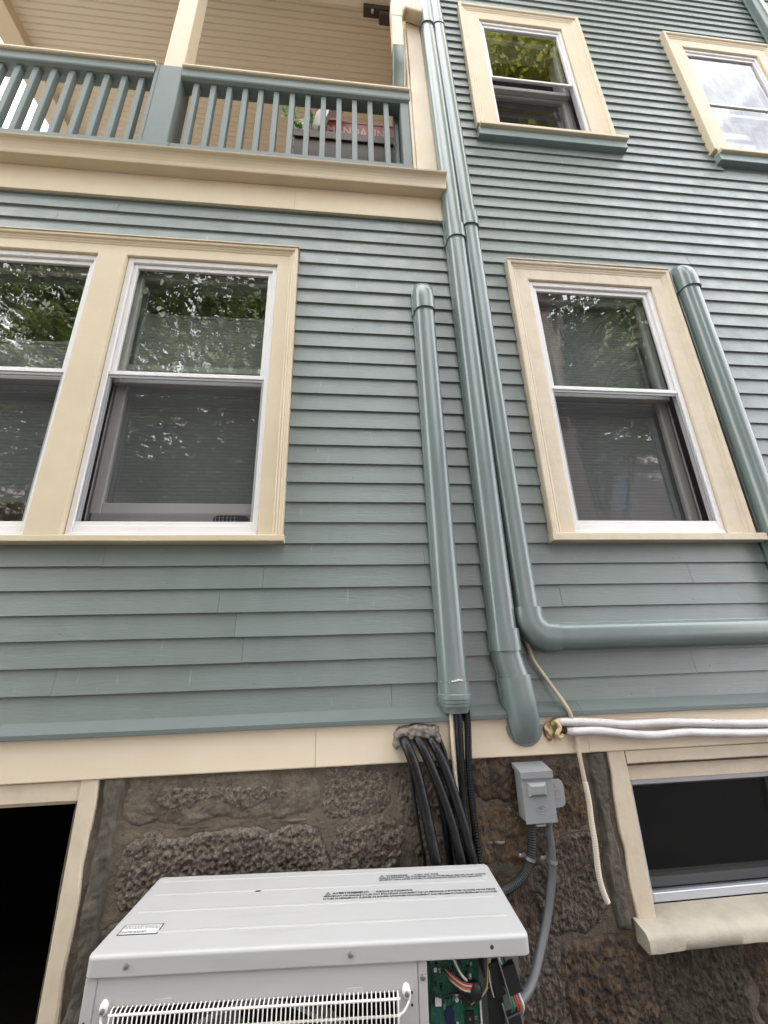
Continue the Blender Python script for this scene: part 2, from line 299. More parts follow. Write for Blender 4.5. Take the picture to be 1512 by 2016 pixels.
# unseen other sides and roof of the house, put in to block the sun
bm = bmesh.new()
bx(bm, HX0, HX0+0.12, 0.112, HDEEP, 1.15, 4.42); bx(bm, HX0, HX0+0.12, 2.32, HDEEP, 4.42, HTOP)
bx(bm, HX1-0.12, HX1, 0.112, HDEEP, 1.15, HTOP); bx(bm, HX0+0.122, HX1-0.122, HDEEP-0.12, HDEEP, 1.15, HTOP)
bobj('side_wall', bm, 'teal_trim', house)
box('roof', HX0-0.45, HX1+0.45, -0.38, HDEEP+0.45, HTOP+0.004, HTOP+0.30, 'roofing', house)
# clapboards
def clap(x0, x1, k, top=None):
    zb = Z0C + k*E_ + random.uniform(-0.0012, 0.0012); n = max(2, int((x1-x0)/0.28)); h = E_ + 0.012 if top is None else top
    y_t = 0.0130; sd = random.uniform(0, 99); bm = bmesh.new(); rings = []
    for i in range(n+1):
        x = x0 + (x1-x0)*i/n; w = 0.0013*noise.noise((x*1.7+sd, k*3.1, 0)); u = 0.0010*noise.noise((x*0.9, k*1.7, sd)); tl = 0.0008*noise.noise((x*0.6+sd, k, 5))
        rings.append([(x, u, zb+w+0.0008), (x, u+0.0008, zb+w), (x, 0.0175, zb+w), (x, 0.0192, zb+h), (x, y_t+tl, zb+h), (x, 0.0075+u*0.5+tl, zb+h*0.5)])
    loft(bm, rings)
    sx = math.ceil(x0/0.406)*0.406 + 0.06
    while sx < x1-0.02:                                             # painted nail heads at the studs
        if random.random() < 0.55: disc(bm, (sx+random.uniform(-0.02, 0.02), 0.0034, zb+0.024+random.uniform(-0.005, 0.005)), (0, -1, 0), 0.0034, 0.0016, 8)
        sx += 0.406
    bobj('clapboard', bm, 'teal', wall)
def segs(x0, x1, za, zb, blocks):
    out = [(x0, x1)]
    for b in blocks:
        if b[2] < zb-0.02 and b[3] > za+0.02:
            nx = []
            for s in out:
                if b[1] <= s[0] or b[0] >= s[1]: nx.append(s)
                else:
                    if b[0] > s[0]: nx.append((s[0], b[0]-0.001))
                    if b[1] < s[1]: nx.append((b[1]+0.001, s[1]))
            out = nx
    return out
for k in range(-27, 50):
    zb = Z0C + k*E_; za = zb+E_
    if k <= 1: xr = (HX0, HX1)
    else: xr = (0.632, HX1)
    if k in (1,): xr = (HX0, HX1)
    h = None
    for a, b in segs(xr[0], xr[1], zb, za, WINS):
        cuts = [a]
        while True:
            nx = cuts[-1] + (random.uniform(1.3, 3.0) if k < 1 else random.uniform(2.6, 4.6))
            if nx > b-0.5: break
            cuts.append(nx)
        cuts.append(b)
        for c, d in zip(cuts, cuts[1:]): clap(c+0.0006, d-0.0006, k)
# trim boards
def trim(name, x0, x1, prof, m, cuts=(), parent=house):
    xs = [x0, *cuts, x1]
    for a, b in zip(xs, xs[1:]):
        n = max(1, int((b-a)/0.3)); bm = bmesh.new(); sd = random.random()*50
        loft(bm, [[(a+0.0007+(b-a-0.0014)*i/n, y+0.0010*noise.noise((a+(b-a)*i/n, j, sd)), z+0.0018*noise.noise(((a+(b-a)*i/n)*1.3, 7+0.1*j, sd))) for j, (y, z) in enumerate(prof)] for i in range(n+1)])
        bobj(name, bm, m, parent)
trim('water_table', HX0, HX1, [(0.016, 1.149), (-0.016, 1.149), (-0.019, 1.153), (-0.019, 1.297), (0.016, 1.297)], 'cream_lit', (-1.9, -0.10, 1.02, 3.1))
trim('drip_cap', HX0, HX1, [(0.0125, 1.2985), (-0.036, 1.2905), (-0.040, 1.293), (-0.040, 1.3085), (-0.037, 1.311), (0.0040, 1.347), (0.0125, 1.349)], 'teal_rail', (-1.272, 1.005, 3.4))
trim('frieze_board', HX0, 0.640, [(0.0115, 4.186), (-0.012, 4.186), (-0.014, 4.188), (-0.014, 4.384), (0.0115, 4.384)], 'cream', (-0.31,))
# gutter-like crown with cove
gp = [(0.03, 4.386), (-0.072, 4.3855), (-0.076, 4.383), (-0.082, 4.3845), (-0.085, 4.392)]
gp += [(-0.085-0.035*(1-math.cos(t*PI/2)) , 4.392+0.07*math.sin(t*PI/2)) for t in (0.2, 0.4, 0.6, 0.8, 1.0)]
gp += [(-0.128, 4.466), (-0.131, 4.474), (-0.127, 4.4795), (-0.118, 4.480), (-0.110, 4.50), (0.03, 4.53)]
trim('gutter', HX0-0.1, 0.655, gp, 'cream')
# corner board of the porch
bm = bmesh.new(); bx(bm, 0.492, 0.631, -0.022, 0.10, 4.54, 7.6, 0.003); bobj('corner_board', bm, 'cream', house)
bm = bmesh.new(); bx(bm, 0.470, 0.4915, -0.012, 0.10, 4.54, 6.36, 0.006, 2); bobj('corner_bead', bm, 'cream', house)
# porch floor, ceiling, beams, inner walls
PF, PC = 4.56, 7.20
box('porch_floor', HX0, 0.50, 0.032, 2.3, 4.42, PF, 'porch_paint', house)
pc = box('porch_ceiling', HX0, 0.50, 0.0, 2.34, PC+0.012, PC+0.06, 'cream_ceiling', house)
p = 0.0475; yy = 0.19; cb = None
while yy < 2.31:
    if cb is None:
        bm = bmesh.new(); rings = []
        prof = [(0.0002, 0.010), (0.0002, 0.0010), (0.0012, 0.0), (0.0385, 0.0), (0.0400, 0.0014), (0.0412, -0.0008), (0.0432, -0.0020), (0.0452, -0.0010), (0.0466, 0.0008), (0.0472, 0.010)]
        loft(bm, [[(x, y, z) for y, z in prof] for x in (-3.0, -1.2, 0.48)]); cb = finish(bm, 'ceiling_board'); cb.materials.append(MT['cream_ceiling'])
    link('ceiling_board', cb, None, pc, loc=(0, yy, PC)); yy += p
box('porch_header', -3.0+0.002, 0.49, 0.0, 0.165, 7.08, PC-0.002, 'cream_ceiling', house, 0.003)
box('porch_beam', -3.2, -3.0, 0.0, 2.3, 7.08, PC+0.011, 'cream', house, 0.004)
box('porch_wall', -3.07, 0.50, 2.31, 2.40, PF, PC-0.001, 'cream_ceiling', house)
box('porch_wall', 0.483, 0.60, 0.102, 2.30, PF, PC-0.001, 'cream_ceiling', house)
box('upper_wall', HX0, 0.631, 0.0, 0.11, 7.215, HTOP, 'teal_trim', house)
bm = bmesh.new(); bx(bm, -1.285, -1.150, 0.0, 0.128, 5.53, 7.08, 0.004); bobj('column', bm, 'cream', house)
# railing
rail = part('railing', (-1.2, 0.05, 4.7), house)
bm = bmesh.new(); bx(bm, -1.322, -1.142, -0.014, 0.135, 4.66, 5.528, 0.004); bx(bm, -1.342, -1.122, -0.022, 0.15, 4.64, 4.70, 0.004); bx(bm, -1.30, -1.296, -0.0165, 0.0, 4.70, 5.527); bobj('newel_post', bm, 'teal_rail', rail)
for a, b in ((-3.05, -1.323), (-1.141, 0.478)):
    bm = bmesh.new(); loft(bm, [[(x, y, z) for y, z in ((-0.030, 5.506), (-0.036, 5.512), (-0.036, 5.524), (-0.02, 5.534), (0.10, 5.534), (0.112, 5.524), (0.112, 5.512), (0.104, 5.506))] for x in (a, (a+b)/2, b)]); bobj('rail_cap', bm, 'cream', rail)
    bm = bmesh.new(); loft(bm, [[(x, y, z) for y, z in ((0.004, 5.405), (-0.014, 5.418), (-0.018, 5.43), (-0.018, 5.505), (0.095, 5.505), (0.095, 5.43), (0.085, 5.405))] for x in (a, b)]); bobj('top_rail', bm, 'teal_rail', rail)
    bm = bmesh.new(); bx(bm, a, b, -0.004, 0.085, 4.665, 4.725, 0.004); bobj('bottom_rail', bm, 'teal_rail', rail)
bm = bmesh.new(); bx(bm, -0.018, 0.018, 0.010, 0.052, 4.726, 5.404, 0.002); bme = finish(bm, 'baluster'); bme.materials.append(MT['teal_rail'])
bxs = [-2.206-0.1135*i for i in range(1, 8)][::-1] + [-2.206+0.1135*i for i in range(8)] + [-1.044, -0.927, -0.817, -0.707, -0.599, -0.490, -0.378, -0.266, -0.155, -0.043, 0.069, 0.182, 0.300]
for x in bxs: link('baluster', bme, None, rail, loc=(x, 0, 0))
bm = bmesh.new(); bx(bm, 0.405, 0.469, 0.0, 0.095, 4.64, 5.505, 0.004); bobj('newel_post', bm, 'teal_rail', rail)

# ------------------------------------------------------------------ windows
CASP = [(0.0, 0.03), (0.0, -0.016), (0.003, -0.019), (0.066, -0.019), (0.069, -0.022), (0.073, -0.024), (0.078, -0.0225), (0.081, -0.026), (0.088, -0.030), (0.092, -0.029), (0.094, -0.036), (0.098, -0.040), (0.109, -0.041), (0.113, -0.038), (0.113, 0.012)]
def casing(par, x0, x1, z0, z1, W, m, prof=CASP, only=None):
    s = W/0.113; pr = [(d*s, y) for d, y in prof]
    def leg(name, ring_a, ring_b, n=8):
        sd = random.random()*40; bm = bmesh.new(); R = []
        for i in range(n+1):
            t = i/n; R.append([Vector(a).lerp(Vector(b), t) + Vector((0, 0.0012*noise.noise((t*5, j*0.2, sd)), 0)) for j, (a, b) in enumerate(zip(ring_a, ring_b))])
        loft(bm, R); bobj(name, bm, m, par)
    if only is None or 'l' in only: leg('side_casing', [(x0-d, y, z0) for d, y in pr], [(x0-d, y, z1+d) for d, y in pr])
    if only is None or 'r' in only: leg('side_casing', [(x1+d, y, z0) for d, y in pr], [(x1+d, y, z1+d) for d, y in pr])
    if only is None or 't' in only: leg('head_casing', [(x0-d, y, z1+d) for d, y in pr], [(x1+d, y, z1+d) for d, y in pr])
def frame_bars(bm, x0, x1, z0, z1, l, r, b, t, y0, y1, bev=0.002):
    bx(bm, x0, x0+l, y0, y1, z0, z1, bev); bx(bm, x1-r, x1, y0, y1, z0, z1, bev)
    bx(bm, x0+l+0.0005, x1-r-0.0005, y0+0.001, y1-0.001, z0, z0+b, bev); bx(bm, x0+l+0.0005, x1-r-0.0005, y0+0.001, y1-0.001, z1-t, z1, bev)
def pleats(bm, x0, x1, z0, z1, y, pitch=0.02, d=0.0013):
    n = int((z1-z0)/pitch*2); R = []
    A = []; B = []
    for i in range(n+1):
        z = z1-(z1-z0)*i/n; yy = y+(d if i % 2 else 0); A.append(bm.verts.new((x0, yy, z))); B.append(bm.verts.new((x1, yy, z)))
    for i in range(n): bm.faces.new((A[i], B[i], B[i+1], A[i+1]))
def room(par, x0, x1, z0, z1, y0, depth, m='room'):
    bm = bmesh.new(); e = 0.35
    for f in (((x0-e, y0), (x0-e, y0+depth), (x1+e, y0+depth), (x1+e, y0)),):
        zl, zh = z0-e, z1+e
        bot = [bm.verts.new((*p, zl)) for p in f[0:4]] if False else [bm.verts.new((p[0], p[1], zl)) for p in f]; top = [bm.verts.new((p[0], p[1], zh)) for p in f]
        bm.faces.new(bot); bm.faces.new(top[::-1])
        for i in range(3): bm.faces.new((bot[i], top[i], top[i+1], bot[i+1]))
    return bobj('interior', bm, m, par)
def jamb(par, x0, x1, z0, z1, ya, yb, m):
    bm = bmesh.new(); t = 0.012
    bx(bm, x0-t, x0, ya, yb, z0, z1); bx(bm, x1, x1+t, ya, yb, z0, z1); bx(bm, x0-t, x1+t, ya, yb, z1, z1+t); bx(bm, x0-t, x1+t, ya, yb, z0-t, z0)
    bobj('jamb', bm, m, par)
def pane(par, x0, x1, z0, z1, y, m='glass', name='pane'):
    bm = bmesh.new(); v = [bm.verts.new(q) for q in ((x0, y, z0), (x1, y, z0), (x1, y, z1), (x0, y, z1))]; bm.faces.new(v); me = bpy.data.meshes.new(name); bm.to_mesh(me); bm.free(); return link(name, me, m, par)

def storm_window(par, x0, x1, z0, z1, zm, blind_top, blind_bot, vent=False):
    """white aluminium storm sash with screen below, glass above, inner sash, pleated blind"""
    jamb(par, x0, x1, z0, z1, 0.031, 0.24, 'inner_sash')
    bm = bmesh.new(); frame_bars(bm, x0+0.002, x1-0.002, z0+0.024, z1-0.002, 0.026, 0.026, 0.030, 0.030, -0.004, 0.046)
    bx(bm, x0+0.004, x1-0.004, -0.008, 0.05, z0+0.001, z0+0.0235, 0.002)
    bobj('storm_frame', bm, 'white_frame', par)
    a, b = x0+0.030, x1-0.030
    bm = bmesh.new(); frame_bars(bm, a, b, zm, z1-0.034, 0.022, 0.022, 0.026, 0.026, 0.010, 0.030); bx(bm, a, b, 0.0, 0.012, zm-0.006, zm+0.014, 0.002); bobj('storm_sash', bm, 'white_frame', par)
    pane(par, a+0.022, b-0.022, zm+0.026, z1-0.060, 0.021)
    bm = bmesh.new(); frame_bars(bm, a, b, z0+0.056, zm-0.008, 0.010, 0.010, 0.012, 0.014, 0.004, 0.014, 0.001); bobj('screen_frame', bm, 'grey_frame', par)
    bm = bmesh.new(); bx(bm, a-0.002, b+0.002, 0.002, 0.02, z0+0.054, z0+0.074, 0.002); bx(bm, a, b, -0.0005, 0.003, z0+0.040, z0+0.043); bobj('frame_rail', bm, 'white_frame', par)
    pane(par, a+0.010, b-0.010, z0+0.068, zm-0.022, 0.0105, 'screen', 'screen')
    # inner sashes
    lift = 0.10 if vent else 0.0
    bm = bmesh.new(); frame_bars(bm, x0+0.012, x1-0.012, z0+0.05+lift, zm+0.05+lift, 0.05, 0.05, 0.055, 0.04, 0.115, 0.150, 0.003); bobj('inner_sash', bm, 'inner_sash', par)
    pane(par, x0+0.062, x1-0.062, z0+0.105+lift, zm+0.01+lift, 0.130)
    bm = bmesh.new(); frame_bars(bm, x0+0.012, x1-0.012, zm+0.0, z1-0.01, 0.04, 0.04, 0.04, 0.05, 0.075, 0.110, 0.003); bobj('inner_sash', bm, 'inner_sash', par)
    pane(par, x0+0.052, x1-0.052, zm+0.04, z1-0.06, 0.092)
    bm = bmesh.new(); pleats(bm, x0+0.03, x1-0.03, blind_bot, blind_top, 0.175); bx(bm, x0+0.03, x1-0.03, 0.17, 0.19, blind_top, blind_top+0.018); bx(bm, x0+0.03, x1-0.03, 0.168, 0.192, blind_bot-0.02, blind_bot); bobj('blind', bm, 'blind', par)
    if vent:
        bm = bmesh.new(); bx(bm, x0+0.03, x1-0.03, 0.10, 0.125, z0+0.06, z0+0.147, 0.004); bx(bm, x0+0.08, x0+0.42, 0.096, 0.10, z0+0.085, z0+0.125, 0.003); bobj('vent_panel', bm, 'panel_grey', par)
        pts = [(x1-0.235+0.165*(0.5+0.5*(abs(math.cos(t))**0.4)*(1 if math.cos(t) > 0 else -1)), z0+0.108+0.028*(abs(math.sin(t))**0.4)*(1 if math.sin(t) > 0 else -1)) for t in [2*PI*i/28 for i in range(28)]]
        bm = bmesh.new(); prism(bm, pts, 'y', 0.0945, 0.099); bobj('vent_grille', bm, 'vent_dark', par)
        bm = bmesh.new()
        for i in range(6): bx(bm, x1-0.225+i*0.018, x1-0.2235+i*0.018, 0.092, 0.0942, z0+0.083, z0+0.133)
        for i in range(3): bx(bm, x1-0.232, x1-0.12, 0.0915, 0.0919, z0+0.09+i*0.016, z0+0.0915+i*0.016)
        bobj('vent_wire', bm, 'panel_grey', par)
    room(par, x0, x1, z0, z1, 0.241, 1.6)
def drip(par, x0, x1, z, m):
    bm = bmesh.new(); loft(bm, [[(x, y, zz+0.0015*noise.noise((x*2, 0, 3))) for y, zz in ((0.005, z), (-0.046, z), (-0.046, z+0.006), (0.005, z+0.012))] for x in [x0+(x1-x0)*i/8 for i in range(9)]]); bobj('head_cap', bm, m, par)
def sill(par, x0, x1, z0, z1, y, m, name='sill'):
    bm = bmesh.new(); n = 10
    loft(bm, [[(x0+(x1-x0)*i/n, yy, zz+0.001*noise.noise((i, 1, x0))) for yy, zz in ((0.03, z0), (y+0.003, z0), (y, z0+0.003), (y, z1-0.006), (y+0.004, z1-0.002), (0.03, z1+0.004))] for i in range(n+1)]); return bobj(name, bm, m, par)
# double window left
w1 = part('double_window', (-1.285, 0, 2.05), house)
casing(w1, -2.185, -0.385, 2.078, 3.715, 0.115, 'cream'); drip(w1, -2.31, -0.262, 3.831, 'cream')
bm = bmesh.new(); bx(bm, -1.359, -1.211, -0.030, 0.03, 2.078, 3.714, 0.003); bobj('mullion', bm, 'cream', w1)
sill(w1, -2.315, -0.262, 2.044, 2.076, -0.050, 'cream')
w1['label'] = 'double window with wide cream mullion'
storm_window(w1, -1.21, -0.385, 2.075, 3.715, 2.935, 3.47, 2.32, vent=True)
storm_window(w1, -2.185, -1.36, 2.075, 3.715, 2.935, 3.24, 2.32)
# right lower window
w2 = part('window', (1.55, 0, 2.05), house)
casing(w2, 1.138, 1.960, 2.088, 3.728, 0.130, 'cream_old'); drip(w2, 1.008, 2.090, 3.859, 'cream_old')
sill(w2, 1.000, 2.130, 2.046, 2.086, -0.052, 'cream_old'); storm_window(w2, 1.138, 1.960, 2.088, 3.728, 2.945, 3.69, 2.16)
# upper windows
def upper(x0, x1, z0, z1, zm, sx0, sx1, W, gl, name):
    w = part('window', ((x0+x1)/2, 0, z0), house); w['label'] = name
    casing(w, x0, x1, z0, z1, W, 'cream')
    sill(w, sx0, sx1, z0-0.036, z0-0.004, -0.060, 'cream'); sill(w, sx0-0.012, sx1-0.012, z0-0.112, z0-0.037, -0.036, 'teal_trim', 'apron')
    jamb(w, x0, x1, z0, z1, 0.031, 0.24, 'inner_sash')
    bm = bmesh.new(); frame_bars(bm, x0+0.002, x1-0.002, z0+0.002, z1-0.002, 0.022, 0.022, 0.012, 0.030, -0.004, 0.05); bobj('storm_frame', bm, 'white_frame', w)
    a, b = x0+0.025, x1-0.025
    bm = bmesh.new(); frame_bars(bm, a, b, zm, z1-0.033, 0.018, 0.018, 0.020, 0.030, 0.006, 0.028); bobj('storm_sash', bm, 'white_frame', w)
    pane(w, a+0.018, b-0.018, zm+0.020, z1-0.063, 0.018, gl)
    bm = bmesh.new(); frame_bars(bm, x0+0.012, x1-0.012, z0+0.03, zm+0.04, 0.05, 0.05, 0.06, 0.045, 0.11, 0.15, 0.003); bobj('inner_sash', bm, 'inner_sash', w)
    pane(w, x0+0.06, x1-0.06, z0+0.09, zm-0.005, 0.128, gl)
    if 'sky' in name: pane(w, x0+0.025, x1-0.025, z0+0.015, zm, 0.016, gl)
    bm = bmesh.new(); frame_bars(bm, x0+0.012, x1-0.012, zm, z1-0.01, 0.04, 0.04, 0.04, 0.05, 0.07, 0.105, 0.003); bobj('inner_sash', bm, 'inner_sash', w)
    room(w, x0, x1, z0, z1, 0.241, 1.6); return w
u1 = upper(1.130, 1.868, 5.188, 6.650, 5.880, 0.975, 2.115, 0.172, 'glass_old', 'upper window reflecting bright yellow-green leaves')
pane(u1, 1.155, 1.843, 5.205, 5.875, 0.012, 'screen', 'screen')
u2 = upper(3.0, 3.74, 5.165, 6.620, 5.845, 2.87, 3.95, 0.165, 'glass_old', 'upper right window reflecting open sky')

# ------------------------------------------------------------------ foundation
FY = 0.004
fnd = part('foundation', (0, 0.05, 0), house)
def fbm(x, z, s, o=5): return noise.fractal((x*s, z*s, 3.3), 0.9, 2.1, o)
FH = [DOORH, BWH]
STONES = [  # x0,x1,z0,z1, proud, rough, material, sx (grain anisotropy)
    (-0.80, -0.085, 0.985, 1.146, 0.016, 0.016, 'stone_smooth', 1), (-0.70, -0.16, 1.030, 1.110, 0.030, 0.030, 'stone_granite', 1), (-0.075, 0.20, 0.975, 1.146, 0.006, 0.022, 'stone_granite', 1), (0.215, 0.50, 0.93, 1.146, 0.010, 0.018, 'stone_dark', 1),
    (-0.775, -0.05, 0.740, 0.955, 0.032, 0.036, 'stone_granite', 1), (-0.035, 0.235, 0.72, 0.955, 0.020, 0.030, 'stone_granite', 1), (0.25, 0.52, 0.66, 0.90, 0.012, 0.022, 'stone_dark', 1),
    (-0.80, -0.30, 0.46, 0.715, 0.020, 0.028, 'stone_dark', 1), (-0.28, 0.30, 0.42, 0.66, 0.02, 0.028, 'stone_granite', 1),
    (0.515, 0.70, 0.985, 1.146, 0.020, 0.024, 'stone_brown', 2), (0.53, 0.80, 0.780, 0.975, 0.014, 0.020, 'stone_rust', 3), (0.66, 0.985, 0.865, 1.10, 0.006, 0.020, 'stone_rust', 3),
    (0.86, 0.99, 1.00, 1.146, 0.014, 0.020, 'stone_brown', 2), (0.56, 0.72, 0.56, 0.770, 0.010, 0.020, 'stone_brown', 2), (0.725, 1.01, 0.565, 0.865, 0.020, 0.030, 'stone_dark', 2), (0.50, 0.80, 0.33, 0.60, 0.014, 0.024, 'stone_dark', 2),
    (0.78, 1.14, 0.27, 0.555, 0.024, 0.034, 'stone_brown', 3), (1.12, 1.50, 0.21, 0.535, 0.022, 0.036, 'stone_moss', 3), (1.49, 1.99, 0.22, 0.535, 0.024, 0.034, 'stone_brown', 3), (2.0, 2.5, 0.2, 0.5, 0.025, 0.03, 'stone_dark', 2),
    (0.60, 1.02, 0.06, 0.285, 0.02, 0.03, 'stone_moss', 2), (1.04, 1.6, 0.02, 0.225, 0.02, 0.03, 'stone_brown', 2), (-0.8, 0.0, 0.12, 0.41, 0.02, 0.03, 'stone_dark', 1), (0.02, 0.57, 0.10, 0.345, 0.02, 0.03, 'stone_granite', 1)]
def gridmesh(x0, x1, z0, z1, st, fn, keep=None):
    nx = int((x1-x0)/st); nz_ = int((z1-z0)/st); V = []; F = []
    for j in range(nz_+1):
        for i in range(nx+1):
            x = x0+(x1-x0)*i/nx; z = z0+(z1-z0)*j/nz_; V.append((x, fn(x, z), z))
    for j in range(nz_):
        for i in range(nx):
            a = j*(nx+1)+i
            if keep is None or keep(x0+(x1-x0)*(i+0.5)/nx, z0+(z1-z0)*(j+0.5)/nz_): F.append((a, a+1, a+nx+2, a+nx+1))
    me = bpy.data.meshes.new('grid'); me.from_pydata(V, [], F)
    for p_ in me.polygons: p_.use_smooth = True
    return me
def inhole(x, z, pad=0.0): return any(h[0]-pad < x < h[1]+pad and h[2]-pad < z < h[3]+pad for h in FH)
def sdist(i, x, z):
    x0, x1, z0, z1 = STONES[i][:4]; cx, cz, hx, hz = (x0+x1)/2, (z0+z1)/2, (x1-x0)/2, (z1-z0)/2
    dx, dz = hx-abs(x-cx), hz-abs(z-cz)
    if dx < -0.05 or dz < -0.05: return -0.05
    ex = max(0, 0.06-dx); ez = max(0, 0.06-dz)
    return min(dx, dz, 0.06-math.hypot(ex, ez)) + 0.034*noise.fractal((x*8+i*7.7, z*8, i*7.7), 1, 2, 5) + 0.004
def bed(x, z):
    e = max(0.0, min(1.0, (max(sdist(i, x, z) for i in range(len(STONES)))-0.012)/0.02)) if -0.9 < x < 2.6 else 0
    return FY - 0.008*fbm(x, z, 5) - 0.003*fbm(x, z, 28, 4) + 0.03*e
link('mortar_bed', gridmesh(-0.9, 2.6, 0.0, 1.152, 0.008, bed, lambda x, z: not inhole(x, z)), 'mortar', fnd)
link('mortar_bed', gridmesh(-3.2, -0.9, 0.0, 1.152, 0.03, bed, lambda x, z: not inhole(x, z)), 'mortar', fnd); link('mortar_bed', gridmesh(2.6, 5.2, 0.0, 1.152, 0.03, bed), 'mortar', fnd)
for i, (x0, x1, z0, z1, pr, ro, m, an) in enumerate(STONES):
    sd = i*7.7
    def h(x, z):
        d = sdist(i, x, z); t = max(-1.0, min(1.0, d/0.028)); e = max(0, t); e = e*e*(3-2*e); q = (x*an, 0, z)
        r = noise.fractal((q[0]*16+sd, sd, q[2]*16), 0.9, 2.2, 5); rg = 1-abs(noise.noise((q[0]*34+sd, 2, q[2]*34)))*2; r2 = noise.fractal((q[0]*75, sd, q[2]*75), 0.8, 2.0, 3)
        return FY + 0.003 - 0.008*fbm(x, z, 5) - (pr*0.32+0.003)*e - ro*e*(0.20*r+0.08*rg+0.26*r2) + (0.04*max(0, -t))
    pad = 0.03
    me = gridmesh(x0-pad, x1+pad, z0-pad, min(z1+pad, 1.150), 0.005 if m in ('stone_granite', 'stone_dark', 'stone_rust') else 0.006, h, lambda x, z: not inhole(x, z, 0.06 if x < 0 else 0.03) and sdist(i, x, z) > -0.016)
    link('stone', me, m, fnd)
# grey pointing strips along the openings
def strip(x0, x1, z0, z1, pr, m, parent, name='mortar_strip', sd=0, wob=0.016, yoff=0.0):
    cx, cz, hx, hz = (x0+x1)/2, (z0+z1)/2, (x1-x0)/2, (z1-z0)/2
    def h(x, z):
        w_ = wob*noise.fractal((x*9+sd, z*6, sd), 1, 2, 4); d = min(hx-abs(x-cx), hz-abs(z-cz)) + w_
        t = max(-1, min(1, d/0.012)); return FY + 0.012 - yoff - (pr+0.012)*t - (0.006*noise.fractal((x*20+sd, 1, z*10), 0.9, 2, 5)+0.004*noise.fractal((x*70+sd, 1, z*50), 0.9, 2, 3))*max(0, t) + (0.02 if t < -0.9 else 0)
    return link(name, gridmesh(x0-0.03, x1+0.03, z0-0.03, min(z1+0.03, 1.150), 0.006, h, lambda x, z: not inhole(x, z, 0.0)), m, parent)
strip(-0.870, -0.800, 0.0, 1.15, 0.016, 'mortar_grey', fnd, sd=3); strip(1.012, 1.080, 0.56, 1.15, 0.020, 'mortar_grey', fnd, sd=8); strip(-0.30, 0.12, 0.700, 0.775, 0.040, 'mortar_grey', fnd, sd=5, yoff=0.012)
strip(-0.60, -0.09, 0.968, 0.986, 0.014, 'mortar', fnd, sd=12, wob=0.004)
strip(0.500, 0.63, 0.853, 0.872, 0.020, 'mortar_white', fnd, 'mortar_smear', sd=21, wob=0.008)
# basement doorway
dw = part('doorway', (-1.4, 0, 0), house)
def rough_board(name, x0, x1, z0, z1, yf, m, par, axis='z', amp=0.007, side='r'):
    n = 40; bm = bmesh.new(); R = []
    for i in range(n+1):
        t = i/n
        if axis == 'z':
            z = z0+(z1-z0)*t; w = amp*noise.fractal((z*6, x0, 1), 1, 2, 3); a, b = (x0, x1+w) if side == 'r' else (x0+w, x1)
            R.append([(a, 0.10, z), (a, yf+0.004, z), (a+0.004, yf, z), (b-0.006, yf-0.002, z), (b, yf+0.004, z), (b, 0.10, z)])
        else:
            x = x0+(x1-x0)*t; w = amp*0.4*noise.fractal((x*5, z0, 1), 1, 2, 3); R.append([(x, 0.10, z0+w), (x, yf+0.004, z0+w), (x, yf, z0+w+0.004), (x, yf, z1-0.003), (x, 0.10, z1)])
    loft(bm, R); return bobj(name, bm, m, par)
rough_board('side_casing', -0.948, -0.888, 0.0, 1.148, -0.012, 'cream_old', dw); rough_board('head_casing', -1.86, -0.9485, 1.081, 1.148, -0.006, 'cream_old', dw, 'x'); rough_board('side_casing', -1.91, -1.85, 0, 1.148, -0.012, 'cream_old', dw, side='l')
bm = bmesh.new(); bx(bm, -0.964, -0.9485, 0.03, 0.12, 0.0, 1.0805); bx(bm, -1.849, -0.9645, 0.03, 0.12, 1.066, 1.0805); bobj('door_stop', bm, 'cream_old', dw)
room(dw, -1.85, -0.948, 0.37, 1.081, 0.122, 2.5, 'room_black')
# basement window
bw = part('basement_window', (1.7, 0, 0.55), house)
rough_board('side_casing', 1.098, 1.178, 0.56, 1.149, -0.008, 'cream_old', bw, side='l', amp=0.010); rough_board('side_casing', 1.93, 2.01, 0.56, 1.149, -0.008, 'cream_old', bw)
rough_board('head_casing', 1.1785, 1.929, 1.098, 1.149, -0.010, 'cream_old', bw, 'x', amp=0.004)
bm = bmesh.new(); bx(bm, 1.1785, 1.929, 0.020, 0.10, 1.030, 1.097, 0.003); bx(bm, 1.1785, 1.192, 0.022, 0.10, 0.585, 1.029, 0.002); bx(bm, 1.916, 1.929, 0.022, 0.10, 0.585, 1.029, 0.002); bobj('stop', bm, 'cream_old', bw)
bm = bmesh.new(); frame_bars(bm, 1.193, 1.915, 0.610, 1.028, 0.026, 0.026, 0.030, 0.022, 0.050, 0.085); bobj('frame', bm, 'alu_frame', bw)
bm = bmesh.new(); frame_bars(bm, 1.220, 1.888, 0.641, 1.005, 0.012, 0.012, 0.030, 0.014, 0.088, 0.10, 0.001); bobj('inner_frame', bm, 'grey_frame', bw)
pane(bw, 1.219, 1.889, 0.640, 1.006, 0.070, 'screen_dark', 'screen'); pane(bw, 1.225, 1.88, 0.645, 1.0, 0.096, 'glass')
box('inner_ledge', 1.20, 1.91, 0.101, 0.125, 0.60, 0.682, 'panel_grey', bw)
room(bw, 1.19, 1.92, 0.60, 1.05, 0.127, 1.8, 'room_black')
bm = bmesh.new(); R = []
